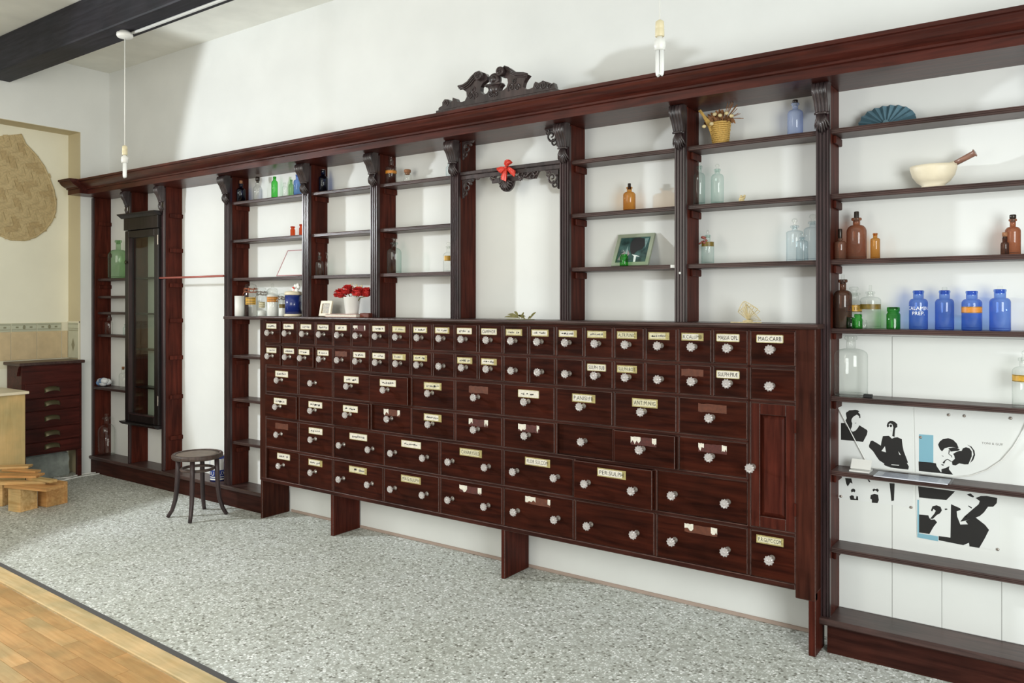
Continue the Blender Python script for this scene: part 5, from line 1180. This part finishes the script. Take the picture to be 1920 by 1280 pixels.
s.box(a, b, 3.60, 3.67, sz, sz + .006).obox(((a + b) / 2, 3.64, sz + .028), ((b - a) / 2, 0, 0), (0, .016, .018), (0, .0008, -.0008))
solo('leaflet_holder', s, 'plastic', 'small white card holder at the left end of the leaflets', 'holder')
cp_ = [qw(u, v) for u, v in ((152, 238), (200, 330), (262, 450), (330, 580), (360, 625), (430, 662), (560, 690), (720, 700), (860, 692), (960, 675), (1060, 640), (1150, 580), (1220, 500), (1268, 420), (1300, 350))]
cY = [3.60 + 0.085 * min(1, k / 4) for k in range(len(cp_))]
cp_ = [(p[0], YW - .016, max(p[1], SH[6] + .006)) for p, y in zip(cp_, cY)]
solo('hanging_cord', MB().tube(cp_, .0022, 6), 'plastic', 'thin pale cord looping down across the two posters', 'cord')

# ------------------------------------------------------------------ stool and paint tin
sx_, sy_, szt = -5.045, 3.255, 0.445
st = thing('bentwood_stool', (sx_, sy_, 0), 'round bentwood stool with dark splayed legs before the open white bay', 'stool')
part('seat_rim', MB().lathe([(.152, -.032), (.166, -.032), (.171, -.024), (.171, -.008), (.166, 0), (.152, .001), (.148, -.004)], (sx_, sy_, szt), 40, caps=False), 'bent', st)
part('seat', MB().lathe([(.150, -.026), (.150, -.006), (.110, -.004), (.06, -.007), (.001, -.008)], (sx_, sy_, szt), 40, caps=True), 'seat', st)
for dx, dy in ((-.133, -.145), (.129, -.141), (-.130, .139), (.130, .145)):
    d = Vector((dx, dy, 0)); L = d.length; d.normalize()
    pts = [d * .128 + Vector((0, 0, .415)), d * .132 + Vector((0, 0, .30)), d * .137 + Vector((0, 0, .20)), d * .147 + Vector((0, 0, .12)), d * .168 + Vector((0, 0, .05)), d * L + Vector((0, 0, .0035))]
    part('leg', MB().tube([(sx_ + p.x, sy_ + p.y, p.z) for p in pts], [.0165, .0165, .016, .015, .014, .013], 12), 'bent_leg', st)
part('stretcher_ring', MB().tube([(sx_ + .108 * math.cos(a), sy_ + .108 * math.sin(a), .335) for a in [2 * math.pi * k / 36 for k in range(37)]], .0105, 10, caps=False), 'bent', st)
Yt = 3.62; xt = XY(409, Yt); m = MPP(409, Yt)
tn = thing('paint_tin', (xt, Yt, .150), 'blue and white paint tin on the plinth behind the stool', 'tin')
rt = .060; ht = .19
part('body', MB().lathe([(rt, 0), (rt, ht)], (xt, Yt, .1504), 28), 'tinblue', tn)
part('lid', MB().lathe([(rt * 1.03, ht), (rt * 1.03, ht + .008), (rt * .9, ht + .008), (rt * .88, ht + .004)], (xt, Yt, .1504), 28), 'plastic', tn)
s = MB(); a0 = math.atan2(-Yt, -xt) - .25
for z0_, z1_ in ((.085, .17), (.010, .022), (.030, .036)):
    s.grid([[(xt + rt * 1.006 * math.cos(a0 + 1.0 * (j / 8 - 1)), Yt + rt * 1.006 * math.sin(a0 + 1.0 * (j / 8 - 1)), .1504 + z) for j in range(17)] for z in (z0_, z1_)])
text_round(s, 'DULUX', (xt, Yt), rt * 1.012, .1504 + .06, .030, a0, 0)
part('tin_label', s, 'plastic', tn)

# ------------------------------------------------------------------ chest of drawers in the alcove
hx0, hx1, hy0, hy1 = -7.335, -7.065, 2.955, 3.440
ch = thing('chest_of_drawers', (-7.2, 3.2, 0), 'dark red wooden chest of drawers with cup handles in the tiled alcove', 'chest')
part('body', MB().rbox(hx0, hx1, hy0, hy1, .232, .985, .003), 'chest', ch)
part('top', MB().rbox(hx0, hx1 + .035, hy0 - .03, hy1 + .012, .985, 1.010, .004), 'shelf', ch)
zz = [.835, .705, .600, .456, .339, .243]
for k in range(5):
    d = part('drawer', MB().rbox(hx1 - .004, hx1 + .012, hy0 + .022, hy1 - .022, zz[k + 1] + .003, zz[k] - .003, .003), 'chest', ch)
    yc_, zc_ = (hy0 + hy1) / 2 - .01, (zz[k] + zz[k + 1]) / 2
    h_ = MB(); rows = []
    for i in range(7):
        t = i / 6 * math.pi / 2
        rows.append([(hx1 + .0125 + .030 * math.sin(t) * math.sin(math.pi * (j + .3) / 12.6) ** .6, yc_ + .062 * math.cos(math.pi * j / 12), zc_ + .012 - .036 * (1 - math.cos(t)) + .020 * math.sin(math.pi * j / 12)) for j in range(13)])
    h_.grid(rows)
    part('cup_handle', h_, 'brass', d)
for y in (hy0, hy1 - .035): part('leg', MB().rbox(hx1 - .04, hx1, y, y + .035, 0, .232, .003), 'chest', ch)
part('side_bracket', MB().prism([(hx1 - .05, .985), (hx1, .985), (hx1 - .03, .95), (hx1 - .045, .90), (hx1 - .07, .94)], 'y', hy0 - .018, hy0 - .001), 'chest', ch)
s = MB(); n = 14; rows = []
for i in range(9):
    z = .205 * min(1, i / 6); row = []
    ins = 0 if i <= 6 else (i - 6) * .035
    for j in range(n + 1):
        y = 2.80 + (.60) * j / n; k_ = math.sin(j * 2.1 + i) * .012 + math.sin(j * .9 + i * 1.7) * .012
        row.append((-7.195 + k_ - ins - .05 * (i / 8), y, z + (.01 * math.sin(j * 1.7) if i >= 6 else 0)))
    rows.append(row)
s.grid(rows)
s.box(-7.33, -7.225, 2.80, 3.40, 0, .19)
solo('rubble_hearth', s, 'plaster', 'rough grey plastered hearth block under the chest of drawers', 'masonry')
# tan unit, offcuts, cables
tb = thing('tan_cupboard', (-6.83, 2.55, 0), 'plain tan chipboard cupboard at the left edge before the chest of drawers', 'cupboard')
part('body', MB().rbox(-7.13, -6.70, 2.35, 2.83, 0, .793, .002), 'chip', tb)
part('top', MB().rbox(-7.135, -6.665, 2.33, 2.845, .793, .815, .003), 'bone', tb)
def block(name, px, py, dims, rot, z0, mt, label, cat='offcut', group=None):
    p = PZ(px, py, z0); s = MB(); s.rbox(-dims[0] / 2, dims[0] / 2, -dims[1] / 2, dims[1] / 2, 0, dims[2], .0015)
    o = bpy.data.objects.new(name, s.mesh(name, [mt])); COL.objects.link(o); o.location = (p[0], p[1], z0 + .0004); o.rotation_euler = (0, 0, rot)
    ORG[o.name] = tuple(o.location); return tag(o, label, cat, group)
block('timber_block', 43, 955, (.125, .135, .170), .25, 0, 'pine', 'square pale pine block at the front of the wood pile')
block('timber_block', 99, 945, (.11, .16, .160), .12, 0, 'pine2', 'orange pine block at the right of the wood pile')
block('timber_block', 2, 945, (.12, .12, .170), .5, 0, 'pine', 'pine block at the back left of the wood pile')
block('timber_board', 64, 914, (.40, .15, .018), .30, .1706, 'pine2', 'broad orange board laid across the pine blocks, lowest of the boards')
block('timber_board', 40, 907, (.36, .060, .020), .72, .1892, 'pine', 'narrow pale board crossing second in the pile of boards')
block('timber_board', 78, 901, (.27, .055, .018), .18, .2098, 'pine', 'short light board on the right of the pile of boards')
block('timber_board', 30, 893, (.36, .110, .016), .62, .2284, 'pine2', 'broad brownish board under the thin orange one on the wood pile')
block('timber_board', 40, 884, (.30, .055, .016), .40, .2450, 'pine2', 'thin orange board second from the top of the wood pile')
block('timber_board', 22, 877, (.26, .090, .016), .80, .2616, 'pine', 'pale board topmost at the left of the wood pile')
def cable(pts, label):
    P = [PZ(u, v, .0052) for u, v in pts]; solo('cable', MB().tube(P, .0048, 6), 'plastic', label, 'cable')
cable([(96, 900), (120, 900), (150, 893), (176, 889), (194, 886)], 'white cable lying nearest on the floor below the chest')
cable([(100, 896), (112, 896), (126, 895), (148, 890), (168, 887), (184, 885)], 'white cable curling along the foot of the rubble hearth')
cable([(122, 899), (134, 894), (146, 889), (158, 887), (168, 886), (178, 886)], 'short white cable looped between the other two on the floor')

# ------------------------------------------------------------------ woven palm mat on the alcove wall
XM = RXB + 0.006
out_px = [(-70, 262), (38, 251), (47, 270), (66, 290), (82, 312), (92, 335), (100, 357), (104, 380), (103, 398), (96, 415), (84, 431), (66, 444), (45, 450), (20, 449), (0, 441), (-30, 425), (-60, 395), (-85, 340)]
op = [(PX(u, v, XM)[1], PX(u, v, XM)[2]) for u, v in out_px]
mat_o = thing('woven_mat', (XM, 3.0, 1.9), 'big leaf-shaped woven palm mat hanging on the cream alcove wall', 'mat')
part('backing', MB().prism(op, 'x', XM - .004, XM + .001), 'palm', mat_o)
def inside(y, z):
    c = False; n = len(op)
    for i in range(n):
        y1, z1 = op[i]; y2, z2 = op[(i + 1) % n]
        if (z1 > z) != (z2 > z) and y < (y2 - y1) * (z - z1) / (z2 - z1) + y1: c = not c
    return c
pl_a = [MB().obox((0, 0, 0), (.0022, 0, 0), (0, .049, 0), (0, 0, .0235)).mesh('strip', [k]) for k in ('palm', 'palm2')]
pitch_w = .050; cnt = 0
cy_, cz_ = sum(p[0] for p in op) / len(op), sum(p[1] for p in op) / len(op)
ca, sa = math.cos(.25), math.sin(.25)
for i in range(-14, 15):
    for j in range(-14, 15):
        u, v = i * pitch_w, j * pitch_w
        hz_ = (i + j) % 4
        if hz_ in (1, 3): continue
        y, z = cy_ + u * ca - v * sa, cz_ + u * sa + v * ca
        if not inside(y, z) or cnt > 270 or y < 2.6: continue
        vert = hz_ == 2
        ok = all(inside(y + dy, z + dz) for dy, dz in ((.04, 0), (-.04, 0), (0, .04), (0, -.04)))
        o = inst('strip', pl_a[0 if R.random() < .7 else 1], (XM + .004 + R.uniform(0, .0015), y, z), mat_o, (.25 + (math.pi / 2 if vert else 0) + R.uniform(-.04, .04), 0, R.uniform(-.05, .05)), None if ok else (1, .55, .8)); cnt += 1
rim = MB(); rim.tube([(XM + .003, p[0], p[1]) for p in op[1:15]], .009, 7); part('rim', rim, 'palm', mat_o)

# ------------------------------------------------------------------ pendant lamps and conduit
def pendant(px, zb_px, Y, label, rose_px=None, top=3.32):
    x = XY(px, Y); m = MPP(px, Y); zb = PY(px, zb_px, Y)[2]
    o = thing('pendant_lamp', (x, Y, zb), label, 'lamp')
    ht = .078
    tb_ = MB()
    for k in range(2):
        dx = (-.009, .009)[k]
        tb_.tube([(x + dx, Y, zb + .095), (x + dx, Y, zb + .014), (x + dx * .8, Y, zb + .004), (x + dx * .4, Y, zb + .0005)], .0088, 10)
    part('tube', tb_, 'tube', o)
    part('ballast', MB().lathe([(.017, .095), (.021, .097), (.023, .115), (.022, .134), (.012, .140), (.010, .150)], (x, Y, zb), 20), 'plastic', o)
    part('lamp_holder', MB().lathe([(.0165, .148), (.0175, .150), (.0175, .176), (.0165, .178), (.0165, .181), (.0175, .183), (.0160, .205), (.006, .212)], (x, Y, zb), 20), 'cream_pl', o)
    part('flex', MB().tube([(x, Y, zb + .21), (x, Y, top - .03)], .0032, 8), 'plastic', o)
    part('ceiling_rose', MB().lathe([(.012, -.045), (.046, -.040), (.052, -.030), (.050, -.012), (.034, -.010), (.034, -.0005)], (x, Y, top), 22), 'plastic', o)
pendant(234, 332, 2.80, 'bare energy-saving bulb on a long white flex at the left, below the black beam')
pendant(1237, 141, 2.80, 'bare energy-saving bulb on a white flex hanging before the right cornice')
xa = XY(243, 2.82)
solo('cable_conduit', MB().tube([(xa, 2.83, 3.311), (0.5, 2.83, 3.311)], .0085, 8).tube([(xa, 2.852, 3.315), (0.5, 2.852, 3.315)], .004, 6), 'plastic', 'thin white cable conduit running under the black ceiling beam', 'conduit')

# ------------------------------------------------------------------ repeats share a group
GROUPS = {'medicine_bottle': 'medicine bottles on the shelves', 'winchester_bottle': 'large stock bottles on the shelves', 'cobalt_bottle': 'cobalt bottles in the right bay',
          'poison_bottle': 'ribbed and angular bottles on the shelves', 'phial': 'small phials on the shelves', 'sample_jar': 'small sample jars on the shelves', 'apothecary_jar': 'labelled apothecary jars',
          'storage_jar': 'wire-clip jars on the worktop', 'carnation': 'red carnations in the white pot', 'timber_block': 'offcut blocks in the wood pile', 'timber_board': 'boards in the wood pile',
          'cable': 'cables on the floor below the chest', 'pendant_lamp': 'bare bulbs hanging from the beam', 'salon_poster': 'posters behind the right bay shelves'}
for o in list(bpy.data.objects):
    g_ = GROUPS.get(o.name.split('.')[0])
    if g_ and o.parent is None and 'category' in o.keys(): o['group'] = g_
